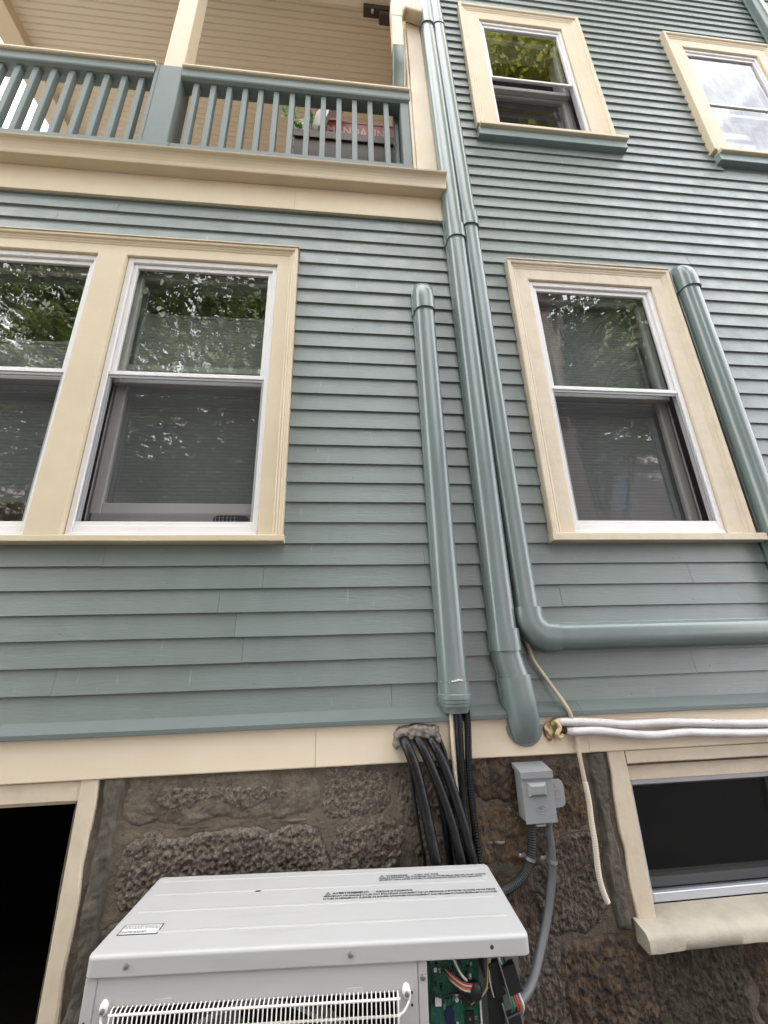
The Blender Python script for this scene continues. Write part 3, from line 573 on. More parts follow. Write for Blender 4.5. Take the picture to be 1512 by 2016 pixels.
for i in range(90):
    x = 1.088+0.94*i/89; w = lambda s, o: s*noise.fractal((x*4, o, 2), 1.0, 2.1, 4)
    R.append([(x, 0.09, 0.530+w(0.006, 1)), (x, -0.066+w(0.003, 2), 0.526+w(0.0025, 3)), (x, -0.078+w(0.003, 2), 0.534+w(0.006, 3)), (x, -0.080+w(0.003, 4), 0.566+w(0.003, 5)), (x, -0.066+w(0.004, 6), 0.584+w(0.007, 7)), (x, -0.02+w(0.004, 6), 0.594+w(0.006, 8)), (x, 0.049, 0.608)])
loft(bm, R); bobj('sill', bm, 'cream_sill_stone', bw, smooth=True, ang=50)

# ------------------------------------------------------------------ line-set covers (ducts)
def dprof(w, d, n=14):
    pts = [(-w/2-0.004, 0.0), (-w/2-0.004, 0.010), (-w/2, 0.012)]
    for i in range(n+1):
        t = PI*(1-i/n); c, s = math.cos(t), math.sin(t)
        pts.append((w/2*math.copysign(abs(c)**0.80, c), 0.022+(d-0.022)*abs(s)**0.72))
    return pts + [(w/2, 0.012), (w/2+0.004, 0.010), (w/2+0.004, 0.0)]
def duct(name, path, m, par, w=0.112, d=0.082, y0=-0.001, ws=None, ds=None):
    """path of (x,z) or (x,z,extra outward) on the wall"""
    pts = [Vector((p[0], p[1])) for p in path]; R = []
    for i, p in enumerate(pts):
        a = (pts[i]-pts[i-1]).normalized() if i else None; b = (pts[i+1]-pts[i]).normalized() if i < len(pts)-1 else None
        t = ((a or b)+(b or a)).normalized(); sc = 1/max(0.5, t.dot(b or a)); nrm = Vector((t.y, -t.x))
        k = ws[i] if ws else 1; kd = ds[i] if ds else k
        R.append([(p.x+nrm.x*u*k*sc, y0-v_*kd, p.y+nrm.y*u*k*sc) for u, v_ in dprof(w, d)])
    bm = bmesh.new(); loft(bm, R); return bobj(name, bm, m, par, smooth=True, ang=38)
def dome(n=8, r=1.0): return [(math.sin(PI/2*i/n)*r, max(0.02, math.cos(PI/2*i/n))) for i in range(n+1)]
def endcap(x, z0, ln, par, m, w, d, dirx=0.0, dirz=1.0):
    """elbow that turns into the wall: depth and width close in a round end"""
    path = [(x, z0), (x+dirx*ln*0.35, z0+dirz*ln*0.35)]; ds = [1, 1]; ws = [1, 1]
    for i in range(1, 11):
        t = i/10; path.append((x+dirx*ln*(0.35+0.65*math.sin(t*PI/2)), z0+dirz*ln*(0.35+0.65*math.sin(t*PI/2)))); c = math.cos(t*PI/2); ds.append(max(0.03, c**0.8)); ws.append(max(0.2, (1-(t**2.6))**0.5 if t < 1 else 0.2))
    return duct('end_elbow', path, m, par, w, d, ws=ws, ds=ds)
GR = 'line set covers painted to match the siding'
d1 = thing('line_set_cover', 'short teal line set cover ending in round cap beside the double window', 'pipe cover', (0.464, 0, 1.32), GR)
duct('duct', [(0.468, 1.425), (0.463, 2.4), (0.459, 3.40)], 'teal_duct', d1); endcap(0.459, 3.395, 0.225, d1, 'teal_duct', 0.125, 0.094)
rp = [(1.438, 1.0), (1.395, 1.0), (1.391, 1.06), (1.374, 1.06), (1.372, 1.03), (1.360, 1.02), (1.358, 0.985), (1.347, 0.97), (1.345, 0.94), (1.322, 0.84)]
duct('reducer', [(0.468, z) for z, _ in rp], 'teal_duct', d1, 0.121, 0.088, ws=[k for _, k in rp])
bm = bmesh.new()
for i in range(14):
    t = i/13; x = 0.412+0.105*t; zz = 1.4395+0.004*noise.noise((x*60, 0, 0))+0.008*math.exp(-((t-0.55)/0.25)**2)
    bx(bm, x, x+0.009, -0.024-0.064*math.sin(PI*min(1, max(0, t+0.02)))**0.72-0.004, -0.020-0.064*math.sin(PI*min(1, max(0, t+0.02)))**0.72, zz-0.0025, zz+0.0022)
bobj('paint_mark', bm, 'duct_mark', d1)
screw((0.4165, -0.035, 1.383), (-1, -0.5, 0), 0.004, d1); screw((0.410, -0.035, 3.425), (-1, -0.5, 0), 0.004, d1)
d2 = thing('line_set_cover', 'tall teal line set cover running past the gutter end and ending in a bent elbow', 'pipe cover', (0.70, 0, 1.2), GR)
duct('duct', [(0.7075, 1.60), (0.704, 2.2), (0.695, 4.0)], 'teal_duct', d2); duct('duct', [(0.695, 4.0), (0.672, 5.6), (0.658, 6.36)], 'teal_duct', d2); duct('duct', [(0.656, 6.52), (0.640, 7.6), (0.63, 8.9)], 'teal_duct', d2)
duct('coupling', [(0.695, 3.975), (0.694, 4.085)], 'teal_duct', d2, 0.124, 0.092); duct('coupling', [(0.709, 1.555), (0.7075, 1.645)], 'teal_duct', d2, 0.126, 0.094)
duct('coupling', [(0.660, 6.33), (0.6535, 6.66)], 'teal_duct', d2, 0.124, 0.092)
duct('bend', [(0.7085, 1.56), (0.712, 1.53), (0.720, 1.49), (0.730, 1.45)], 'teal_duct', d2, 0.116, 0.086)
endcap(0.7285, 1.455, 0.262, d2, 'teal_duct', 0.130, 0.100, 0.10, -1.0)
bm = bmesh.new(); prism(bm, [(0.752+0.078*math.cos(t), 1.262+0.080*math.sin(t)) for t in [PI+PI*i/16 for i in range(17)]], 'y', -0.0255, -0.0205); bobj('flange', bm, 'teal_duct', d2)
for c in ((0.656, -0.034, 1.598), (0.672, -0.034, 1.405)): screw(c, (-1, -0.5, 0), 0.005, d2)
d3 = thing('line_set_cover', 'teal line set cover turning through an elbow to run right under the window', 'pipe cover', (0.80, 0, 1.6), GR)
duct('duct', [(0.824, 1.725), (0.793, 2.2), (0.790, 4.1)], 'teal_duct', d3, 0.104, 0.078) if False else duct('duct', [(0.824, 1.70), (0.8235, 1.76), (0.809, 2.5), (0.794, 4.12)], 'teal_duct', d3, 0.106, 0.078)
duct('duct', [(0.794, 4.12), (0.768, 5.6), (0.745, 6.8), (0.735, 8.9)], 'teal_duct', d3, 0.106, 0.078); duct('coupling', [(0.795, 4.09), (0.793, 4.20)], 'teal_duct', d3, 0.120, 0.090); duct('coupling', [(0.7515, 6.36), (0.748, 6.52)], 'teal_duct', d3, 0.112, 0.083)
ep = [(0.824, 1.735)] + [(0.824+0.095*(1-math.cos(t)), 1.705-0.095*math.sin(t)) for t in [PI/2*i/10 for i in range(11)]] + [(0.945, 1.610)]
duct('elbow', ep, 'teal_duct', d3, 0.128, 0.095)
duct('duct', [(0.94, 1.610), (1.6, 1.611), (2.6, 1.612), (5.0, 1.614)], 'teal_duct', d3, 0.112, 0.082)
screw((0.766, -0.03, 1.69), (-1, -0.5, 0), 0.005, d3)
d4 = thing('line_set_cover', 'teal line set cover with domed top standing close to the right window casing', 'pipe cover', (2.2, 0, 1.7), GR)
duct('duct', [(2.197, 1.672), (2.197, 2.6), (2.193, 3.70)], 'teal_duct', d4, 0.112, 0.084); endcap(2.193, 3.695, 0.215, d4, 'teal_duct', 0.126, 0.096); screw((2.139, -0.04, 3.73), (-1, -0.5, 0), 0.005, d4)
d5 = thing('line_set_cover', 'teal line set cover at the top right corner beyond the sky-reflecting window', 'pipe cover', (4.02, 0, 6.0), GR)
duct('duct', [(4.02, 5.0), (4.02, 7.0), (4.02, 9.0)], 'teal_duct', d5)
# cream and teal cover inside the porch
d6 = thing('line_set_cover', 'cream elbow cover that wraps the corner board into the porch and turns teal below', 'pipe cover', (0.42, 0.08, 5.0))
def slab_rings(bm, rings): loft(bm, rings)
def rrect(c, u, v_, a, b, r=0.25, n=4):
    out = []
    for sx, sy, t0 in ((1, 1, 0), (-1, 1, PI/2), (-1, -1, PI), (1, -1, 1.5*PI)):
        for i in range(n+1):
            t = t0+PI/2*i/n; out.append(Vector(c)+Vector(u)*(sx*a*(1-r)+a*r*math.cos(t))+Vector(v_)*(sy*b*(1-r)+b*r*math.sin(t)))
    return out
bm = bmesh.new(); loft(bm, [rrect((x, y, z), (0, 1, 0), (0, 0, 1), 0.045, hz) for x, y, z, hz in ((0.605, -0.066, 6.475, 0.085), (0.56, -0.068, 6.48, 0.085))]); bobj('coupling', bm, 'cream', d6, smooth=True, ang=40)
bm = bmesh.new(); loft(bm, [rrect((x, -0.066, z), (0, 1, 0), (-dx, 0, dz), 0.042, hh) for x, z, dx, dz, hh in ((0.568, 6.48, 0, 1, 0.078), (0.50, 6.505, 0.1, 0.99, 0.082), (0.445, 6.515, 0.45, 0.9, 0.085), (0.415, 6.47, 0.8, 0.6, 0.07), (0.404, 6.39, 1, 0.05, 0.048), (0.402, 6.30, 1, 0, 0.046))]); bobj('elbow', bm, 'cream', d6, smooth=True, ang=50)
bm = bmesh.new(); loft(bm, [rrect((x, y, z), (0, 1, 0), (1, 0, 0), 0.040, 0.043) for x, y, z in ((0.402, -0.066, 6.33), (0.400, -0.066, 6.0), (0.398, -0.066, 5.90))]); bobj('duct', bm, 'cream', d6, smooth=True, ang=40)
bm = bmesh.new(); loft(bm, [rrect((x, y, z), (0, 1, 0), (1, 0, 0), 0.039, 0.042) for x, y, z in ((0.398, -0.066, 5.90), (0.402, -0.03, 5.75), (0.408, 0.14, 5.55), (0.41, 0.15, 4.6))]); bobj('duct', bm, 'teal_duct', d6, smooth=True, ang=40)

# ------------------------------------------------------------------ cables and hoses on the foundation
def cable(name, label, cat, pts, r, m, group=None, corr=None, n=8, sides=10, jit=0.05, ties=()):
    bm = bmesh.new(); path = smooth_path(pts, n)
    if corr: corrugated(bm, path, r, corr, sides)
    else: tube(bm, path, r, sides, jitter=jit)
    o = bobj(name, bm, m, smooth=True, ang=60 if not corr else 25)
    if label: tag(o, label, cat, group)
    return o
GB = 'black insulated lines behind the air conditioner'
cable('insulated_line', 'leftmost thick black insulated line bending out of the putty patch', 'refrigerant line', [(0.245, 0.03, 1.240), (0.247, -0.03, 1.232), (0.262, -0.065, 1.195), (0.284, -0.075, 1.13), (0.305, -0.08, 1.03), (0.325, -0.09, 0.92), (0.345, -0.10, 0.80), (0.36, -0.09, 0.62)], 0.0215, 'black_rubber', GB)
cable('insulated_line', 'second thick black insulated line from the left out of the putty patch', 'refrigerant line', [(0.296, 0.03, 1.243), (0.300, -0.03, 1.235), (0.322, -0.065, 1.19), (0.352, -0.075, 1.12), (0.385, -0.078, 1.03), (0.413, -0.085, 0.93), (0.432, -0.095, 0.80), (0.43, -0.09, 0.62)], 0.019, 'black_rubber', GB)
cable('insulated_line', 'third black insulated line out of the putty patch, crossing towards the cover', 'refrigerant line', [(0.348, 0.03, 1.236), (0.354, -0.03, 1.228), (0.378, -0.065, 1.18), (0.405, -0.078, 1.11), (0.432, -0.082, 1.02), (0.456, -0.088, 0.92), (0.475, -0.095, 0.80), (0.48, -0.09, 0.62)], 0.0185, 'black_rubber', GB)
cable('insulated_line', 'thin shiny black cable at the right edge of the putty patch', 'cable', [(0.388, 0.02, 1.230), (0.393, -0.03, 1.220), (0.408, -0.045, 1.17), (0.415, -0.05, 1.09), (0.42, -0.05, 0.95), (0.43, -0.05, 0.75)], 0.0085, 'black_rubber', GB)
cable('insulated_line', 'thin black wire hanging left of the thick insulated lines', 'cable', [(0.262, -0.04, 1.15), (0.270, -0.045, 1.10), (0.282, -0.045, 0.99), (0.298, -0.05, 0.88), (0.315, -0.06, 0.75)], 0.006, 'black_rubber', GB)
cable('insulated_line', 'straight black line dropping from the short cover end, left of the pair', 'refrigerant line', [(0.470, -0.045, 1.37), (0.468, -0.05, 1.28), (0.464, -0.052, 1.15), (0.462, -0.055, 1.0), (0.466, -0.065, 0.85), (0.47, -0.07, 0.66)], 0.0165, 'black_rubber', GB)
cable('insulated_line', 'thinner ribbed black hose dropping from the short cover end, right of the pair', 'hose', [(0.505, -0.045, 1.37), (0.505, -0.052, 1.28), (0.496, -0.055, 1.15), (0.494, -0.058, 1.0), (0.500, -0.065, 0.85), (0.51, -0.07, 0.66)], 0.0145, 'black_rubber', GB, corr=0.009)
cable('insulated_line', 'black line tucked in the shade behind the thick lines', 'cable', [(0.37, -0.02, 1.13), (0.385, -0.03, 1.0), (0.40, -0.03, 0.85), (0.41, -0.04, 0.66)], 0.014, 'black_rubber', GB)
cable('drain_hose', 'cream corrugated drain hose beside the black lines under the short cover', 'hose', [(0.443, -0.038, 1.36), (0.444, -0.040, 1.28), (0.441, -0.046, 1.19), (0.440, -0.05, 1.10), (0.444, -0.05, 1.02), (0.45, -0.04, 0.9)], 0.0095, 'hose_cream', corr=0.0052)
# putty patch
bm = bmesh.new(); R = []
pl = [(0.2, 1.215), (0.205, 1.25), (0.228, 1.28), (0.30, 1.288), (0.37, 1.284), (0.395, 1.268), (0.402, 1.24), (0.405, 1.215), (0.385, 1.205), (0.345, 1.222), (0.30, 1.228), (0.26, 1.222), (0.235, 1.205), (0.215, 1.195)]
me = gridmesh(0.175, 0.43, 1.17, 1.2965, 0.004, lambda x, z: -0.010)
def inpoly(x, z):
    c = False
    for (x1, z1), (x2, z2) in zip(pl, pl[1:]+pl[:1]):
        if (z1 > z) != (z2 > z) and x < (x2-x1)*(z-z1)/(z2-z1)+x1: c = not c
    return c
def dpoly(x, z):
    best = 9
    for (x1, z1), (x2, z2) in zip(pl, pl[1:]+pl[:1]):
        a = Vector((x1, z1)); b = Vector((x2, z2)); pnt = Vector((x, z)); t = max(0, min(1, (pnt-a).dot(b-a)/(b-a).length_squared)); best = min(best, (pnt-a-(b-a)*t).length)
    return best if inpoly(x, z) else -best
for v_ in me.vertices:
    x, _, z = v_.co; d = dpoly(x, z)+0.006*noise.fractal((x*40, z*40, 0), 1, 2, 3); t = max(-1, min(1, d/0.012)); v_.co.y = -0.016 - 0.028*t - 0.012*noise.fractal((x*45, 2, z*45), 1, 2, 4)*max(0, t)
tag(link('putty_patch', me, 'putty'), 'lumpy grey putty sealing the hole where black lines leave the wall', 'putty')
# beige cable
cable('drip_cable', 'beige cable hanging from behind the elbow down past the basement window', 'cable', [(0.812, -0.010, 1.60), (0.820, -0.014, 1.565), (0.832, -0.018, 1.512), (0.862, -0.020, 1.46), (0.894, -0.022, 1.408), (0.942, -0.045, 1.312), (0.962, -0.032, 1.232), (0.962, -0.040, 1.118), (0.963, -0.045, 1.05)], 0.0085, 'cable_beige')
cable('drain_hose', 'beige ribbed hose end hanging loose between the disconnect box and basement window', 'hose', [(0.963, -0.045, 1.055), (0.966, -0.046, 0.995), (0.962, -0.048, 0.92), (0.961, -0.05, 0.86), (0.956, -0.05, 0.76), (0.962, -0.05, 0.71), (0.974, -0.05, 0.672)], 0.0105, 'hose_cream', corr=0.0050)
cable('white_pipe', 'upper of two white painted pipes along the cream board', 'pipe', [(0.885, -0.020, 1.268), (0.92, -0.040, 1.270), (1.02, -0.042, 1.266), (1.10, -0.042, 1.258), (1.18, -0.042, 1.250), (1.30, -0.042, 1.250), (1.41, -0.042, 1.249), (1.57, -0.042, 1.240), (1.83, -0.042, 1.228), (2.4, -0.042, 1.225), (3.2, -0.042, 1.23)], 0.0158, 'painted_white', 'white painted pipes', n=10, sides=12, jit=0.10)
cable('white_pipe', 'lower of two white painted pipes along the cream board', 'pipe', [(0.925, -0.022, 1.236), (0.955, -0.044, 1.234), (1.06, -0.046, 1.232), (1.19, -0.046, 1.214), (1.30, -0.046, 1.206), (1.44, -0.046, 1.209), (1.60, -0.046, 1.201), (1.82, -0.046, 1.193), (2.4, -0.046, 1.188), (3.2, -0.046, 1.19)], 0.0168, 'painted_white', 'white painted pipes', n=10, sides=12, jit=0.10)
bm = bmesh.new(); bmesh.ops.create_icosphere(bm, subdivisions=4, radius=1)
for v_ in bm.verts:
    n_ = v_.co.copy(); k_ = 1+0.35*noise.fractal(n_*1.6, 1, 2, 4); v_.co = Vector((0.852+n_.x*0.019*k_, -0.020+n_.y*0.016*k_, 1.236+n_.z*0.031*k_))
tag(bobj('foam_blob', bm, 'foam_yellow', smooth=True), 'yellow expanding foam blob with rusty stains where the white pipes enter', 'foam')
bm = bmesh.new(); tube(bm, smooth_path([(0.868, -0.03, 1.262), (0.88, -0.042, 1.272), (0.892, -0.045, 1.25), (0.878, -0.045, 1.228), (0.888, -0.04, 1.212), (0.905, -0.035, 1.222)], 8), 0.009, 8, jitter=0.4); tag(bobj('rusty_fitting', bm, 'foam_yellow', smooth=True), 'small rusty brown fitting between the foam blob and white pipes', 'fitting')
cable('bare_pipe', 'short dark bare end of the lower white pipe', 'pipe', [(0.895, -0.03, 1.236), (0.93, -0.035, 1.237)], 0.012, 'rust', n=4)

# ------------------------------------------------------------------ disconnect box
db = thing('disconnect_box', 'grey metal electrical disconnect box with raised knob under the cream board', 'electrical box', (0.745, -0.05, 0.94))
X0, X1, ZB, ZT, YF = 0.686, 0.808, 0.942, 1.108, -0.088
bm = bmesh.new(); bx(bm, X0+0.004, X1-0.004, YF+0.004, -0.012, ZB+0.003, ZT-0.001, 0.002); bobj('body', bm, 'box_grey', db)
bm = bmesh.new(); prism(bm, [(YF-0.006, ZT-0.018), (YF-0.010, ZT-0.018), (YF-0.010, ZT+0.004), (-0.012, ZT+0.020), (-0.012, ZT+0.002), (YF-0.006, ZT-0.001)], 'x', X0-0.003, X1+0.003); bobj('rain_hood', bm, 'box_grey', db)
bm = bmesh.new(); bx(bm, X0, X1, YF-0.003, YF+0.003, ZB, ZT-0.016, 0.0015); bobj('cover', bm, 'box_grey', db)
bm = bmesh.new(); loft(bm, [[(x, y, z) for x, z in ((X0+0.02+i_, 1.028+i_), (X1-0.028-i_, 1.028+i_), (X1-0.028-i_, 1.076-i_), (X0+0.02+i_, 1.076-i_))] for y, i_ in ((YF-0.002, 0), (YF-0.006, 0.001), (YF-0.016, 0.011))]); bobj('raised_panel', bm, 'box_grey', db)
em = bmesh.new(); cx_, cz_ = (X0+X1)/2+0.002, 0.990
tube(em, [(cx_+0.021*math.cos(t), YF-0.0032, cz_+0.0085*math.sin(t)) for t in [PI*0.62+1.76*PI*i/24 for i in range(25)]], 0.0013, 6)
for s in (-0.0055, 0.0035): tube(em, [(cx_+s, YF-0.0032, cz_-0.004), (cx_+s-0.001, YF-0.0032, cz_+0.018)], 0.0014, 6)
tube(em, [(cx_-0.012, YF-0.0032, cz_+0.008), (cx_+0.011, YF-0.0032, cz_+0.008)], 0.001, 6)
for i in range(5): tube(em, [(cx_-0.014+i*0.007, YF-0.0032, cz_-0.021), (cx_-0.014+i*0.007, YF-0.0032, cz_-0.016)], 0.0008, 5)
bobj('emblem', em, 'box_grey', db, smooth=True)
bm = bmesh.new(); prism(bm, [(X0+0.035, ZB-0.002), (X0+0.075, ZB-0.002), (X0+0.07, ZB-0.008), (X0+0.04, ZB-0.008)], 'y', YF-0.004, YF+0.02); bobj('latch', bm, 'metal', db)
tg = [(X1+0.001, 0.975)] + [(X1+0.040+0.020*math.cos(t), 0.998+0.020*math.sin(t)) for t in [-PI/2+PI/2*i/6 for i in range(7)]] + [(X1+0.040+0.020*math.cos(t), 1.052+0.020*math.sin(t)) for t in [PI/2*i/6 for i in range(7)]] + [(X1+0.001, 1.074)]
bm = bmesh.new(); prism(bm, tg, 'y', -0.052, -0.049); wt = bobj('side_tab', bm, 'clear_plastic', db)
bm = bmesh.new()
for i, (z_, w_) in enumerate(((1.055, 0.016), (1.050, 0.016), (1.045, 0.016), (1.034, 0.03), (1.026, 0.03), (1.020, 0.024), (1.008, 0.03), (1.003, 0.027))): bx(bm, X1+0.014, X1+0.014+w_, -0.0528, -0.0522, z_, z_+0.003)
bobj('printed_lines', bm, 'ink_grey', wt)
GC = 'grey conduits of the disconnect box'
cn = cable('conduit', 'dark ribbed conduit curving left from the disconnect box', 'conduit', [(0.716, -0.05, 0.945), (0.716, -0.05, 0.90), (0.711, -0.05, 0.86), (0.695, -0.05, 0.81), (0.662, -0.052, 0.772), (0.61, -0.06, 0.748), (0.55, -0.08, 0.742), (0.45, -0.10, 0.74)], 0.0165, 'conduit_dark', GC, corr=0.008, n=8, sides=12)
cable('conduit', 'smooth grey conduit looping from the disconnect box to the open end of the unit', 'conduit', [(0.783, -0.05, 0.905), (0.786, -0.052, 0.86), (0.780, -0.055, 0.81), (0.764, -0.06, 0.745), (0.728, -0.08, 0.67), (0.672, -0.12, 0.60), (0.60, -0.18, 0.545), (0.50, -0.25, 0.53)], 0.0145, 'conduit_grey', GC, n=8, sides=12, jit=0.0)
bm = bmesh.new(); tube(bm, [(0.781, -0.05, 0.945), (0.781, -0.05, 0.925), (0.782, -0.05, 0.922), (0.783, -0.05, 0.895)], 0.019, 12, rf=lambda t: 1.15 if t < 0.5 else 0.95); tag(bobj('conduit_fitting', bm, 'conduit_grey', smooth=True, ang=40), 'grey compression fitting where the smooth conduit meets the disconnect box', 'fitting')
def clamp(c, ax, label):
    bm = bmesh.new(); ax = Vector(ax).normalized(); tube(bm, [Vector(c)-ax*0.005, Vector(c)+ax*0.005], 0.0195, 14); bx(bm, c[0]-0.040, c[0]-0.012, c[1]+0.010, c[1]+0.016, c[2]+0.002, c[2]+0.014); disc(bm, (c[0]-0.032, c[1]+0.01, c[2]+0.008), (0, -1, 0), 0.006, 0.005)
    tag(bobj('clamp', bm, 'metal', smooth=True, ang=35), label, 'clamp', 'conduit clamps')
clamp((0.700, -0.05, 0.823), (0.32, 0, 1), 'metal clamp holding the dark ribbed conduit to the stone'); clamp((0.7805, -0.055, 0.812), (0.12, 0, 1), 'metal clamp holding the smooth grey conduit to the stone')

# ------------------------------------------------------------------ air conditioner (outdoor unit)
ac = thing('air_conditioner', 'white outdoor air conditioner with its right front cover removed, below the cables', 'air conditioner', (-0.047, -0.13, 0.8705), rot=(0, 0.01205, -0.04836))
AW, AD, AH = 0.5495, 0.388, 0.80
LOC = dict(local=True)
# lid: stepped ribs and rounded rim, in local coordinates (x right, -y front, z up)
def rr2(x0, x1, y0, y1, r, n=5):
    out = []
    for cx_, cy_, t0 in ((x1-r, y1-r, 0), (x0+r, y1-r, PI/2), (x0+r, y0+r, PI), (x1-r, y0+r, 1.5*PI)):
        for i in range(n+1): t = t0+PI/2*i/n; out.append((cx_+r*math.cos(t), cy_+r*math.sin(t)))
    return out
bm = bmesh.new(); rings = []
for ins, z in ((0.0005, -0.042), (0.0, -0.041), (0.0, -0.039), (0.0, -0.009), (0.0, -0.007), (0.0018, -0.0028), (0.0055, -0.0006), (0.009, 0.0), (0.013, 0.0)):
    rings.append([(x, y, z) for x, y in rr2(-AW+ins, AW-ins, -AD+ins, -ins, max(0.004, 0.018-ins))])
loft(bm, rings); lid = bobj('lid', bm, 'ac_white', ac, smooth=True, ang=40, local=True)
for y_ in (-0.034, -0.113, -0.203, -0.300):
    bm = bmesh.new(); loft(bm, [[(x, y_+dy, z) for dy, z in ((-0.009, -0.001), (-0.006, 0.0004), (-0.002, 0.0013), (0.002, 0.0013), (0.006, 0.0004), (0.009, -0.001))] for x in (-AW+0.030, -AW+0.036, AW-0.036, AW-0.030)]); bobj('rib', bm, 'ac_white', lid, smooth=True, ang=80, local=True)
FYL = -AD+0.0055
for sx, sz in ((-0.452, -0.022), (0.092, -0.022)): screw((sx, -AD, sz), (0, -1, 0), 0.0062, ac, True)
bm = bmesh.new(); disc(bm, (0.450, -AD+0.001, -0.022), (0, -1, 0), 0.0050, 0.0014); bobj('screw_hole', bm, 'vent_dark', ac, local=True)
# front panel with grille opening, left corner post, right post
GX0, GX1, GZ1, GZ0 = -0.470, 0.205, -0.100, -0.72
bm = bmesh.new()
for a, b, c, d in ((-0.515, GX0, -AH, -0.0435), (GX1, 0.2585, -AH, -0.0435), (GX0, GX1, GZ1, -0.0435), (GX0, GX1, -AH, GZ0)): bx(bm, a, b, FYL, FYL+0.004, c, d)
for x_ in (-0.385, 0.072): prism(bm, [(x_, -0.0995), (x_+0.010, -0.088), (x_+0.048, -0.087), (x_+0.055, -0.0995)], 'y', FYL-0.0025, FYL-0.0002)
bobj('front_panel', bm, 'ac_white', ac, local=True)
bm = bmesh.new(); bx(bm, -AW+0.003, -0.5165, FYL+0.0005, FYL+0.03, -AH, -0.0435, 0.003); bx(bm, -AW+0.003, -AW+0.006, FYL+0.0305, -0.02, -AH, -0.0435); bobj('corner_post', bm, 'ac_white', ac, local=True)
bm = bmesh.new(); bx(bm, 0.2595, 0.283, FYL+0.001, FYL+0.020, -AH, -0.0435, 0.002); bobj('centre_post', bm, 'ac_white', ac, local=True)
bm = bmesh.new(); bx(bm, 0.2605, 0.270, FYL+0.0205, -0.02, -AH, -0.0435); bx(bm, -0.54, AW-0.01, -0.02, -0.012, -AH, -0.0435); bx(bm, AW-0.10, AW-0.008, -0.25, -0.246, -AH, -0.0435); bobj('partition', bm, 'ac_inside', ac, local=True)
bm = bmesh.new(); bx(bm, -0.545, AW-0.004, -AD+0.01, -0.011, -AH-0.03, -AH-0.001, 0.004); bobj('base', bm, 'ac_white', ac, local=True)
for sx in (-0.40, 0.36):
    bm = bmesh.new(); bx(bm, sx-0.03, sx+0.03, -AD-0.03, 0.03, -AH-0.062, -AH-0.0305, 0.004); bobj('foot', bm, 'ac_inside', ac, local=True)
screw((0.272, FYL+0.001, -0.076), (0, -1, 0), 0.0062, ac, True)
for c in ((0.243, -0.103), (0.243, -0.126), (-0.534, -0.126), (-0.505, -0.135)):
    bm = bmesh.new(); disc(bm, (c[0], FYL+0.0015, c[1]), (0, -1, 0), 0.0032, 0.0022); bobj('screw_hole', bm, 'vent_dark', ac, local=True)
# fan well and blades
bm = bmesh.new(); fc = Vector((-0.13, -0.30, -0.42)); loft(bm, [[(fc.x+r*math.cos(t), y, fc.z+r*math.sin(t)) for t in [2*PI*i/40 for i in range(40)]] for y, r in ((FYL+0.0045, 0.318), (FYL+0.02, 0.300), (FYL+0.09, 0.296))], caps=False); bobj('fan_ring', bm, 'ac_white', ac, smooth=True, local=True)
bm = bmesh.new(); bx(bm, -0.512, 0.258, -0.12, -0.10, -AH+0.002, -0.046); bobj('coil', bm, 'vent_dark', ac, local=True)
for i in range(3):
    bm = bmesh.new(); A = []
    for j in range(9):
        r = 0.05+0.235*j/8; w = 0.25+0.45*math.sin(PI*(0.15+0.7*j/8)); A.append([(fc.x+r*math.cos(a+i*2*PI/3+0.5), -0.27-0.05*(a/w if w else 0)-0.004*s, fc.z+r*math.sin(a+i*2*PI/3+0.5)) for s in (0, 1) for a in [(-w+2*w*k/6)*(1 if s == 0 else -1) for k in range(7)]])
    loft(bm, A); bobj('fan_blade', bm, 'ac_inside', ac, smooth=True, ang=40, local=True)
bm = bmesh.new(); disc(bm, (fc.x, -0.25, fc.z), (0, -1, 0), 0.065, 0.06, 20); bobj('fan_hub', bm, 'ac_inside', ac, smooth=True, ang=40, local=True)
# wire guard: bowed vertical wires, horizontal frame wires
gb = bmesh.new(); ns = 64; gy = FYL-0.020
for i in range(ns):
    x = -0.468+0.676*i/(ns-1); tube(gb, [(x, FYL-0.003, -0.096), (x, gy+0.006, -0.099), (x, gy, -0.106), (x, gy-0.004, -0.16), (x, gy-0.004, -0.70), (x, FYL, -0.725)], 0.00155, 5)
for z_ in (-0.103, -0.133, -0.25, -0.38, -0.52, -0.66): tube(gb, [(-0.472, gy+0.002, z_), (0.213, gy+0.002, z_)], 0.0028 if z_ > -0.14 else 0.0024, 6)
tube(gb, smooth_path([(0.205, gy+0.002, -0.133), (0.222, gy+0.006, -0.128), (0.236, FYL-0.006, -0.112), (0.238, FYL-0.004, -0.096)], 6), 0.003, 6); tube(gb, smooth_path([(-0.466, gy+0.002, -0.133), (-0.482, gy+0.006, -0.128), (-0.492, FYL-0.006, -0.118), (-0.492, FYL-0.004, -0.104)], 6), 0.003, 6)
bobj('grille', gb, 'grille_white', ac, smooth=True, ang=60, local=True)
for x_ in (-0.491, 0.229): 
    bm = bmesh.new(); loft(bm, [[(x_+rx*math.cos(t), y, -0.098+rz*math.sin(t)) for t in [2*PI*k/14 for k in range(14)]] for y, rx, rz in ((FYL, 0.010, 0.015), (FYL-0.006, 0.009, 0.014), (FYL-0.010, 0.005, 0.008))]); bobj('grille_mount', bm, 'grille_white', ac, smooth=True, ang=50, local=True); screw((x_+0.001, FYL-0.009, -0.100), (0, -1, 0), 0.006, ac, True)
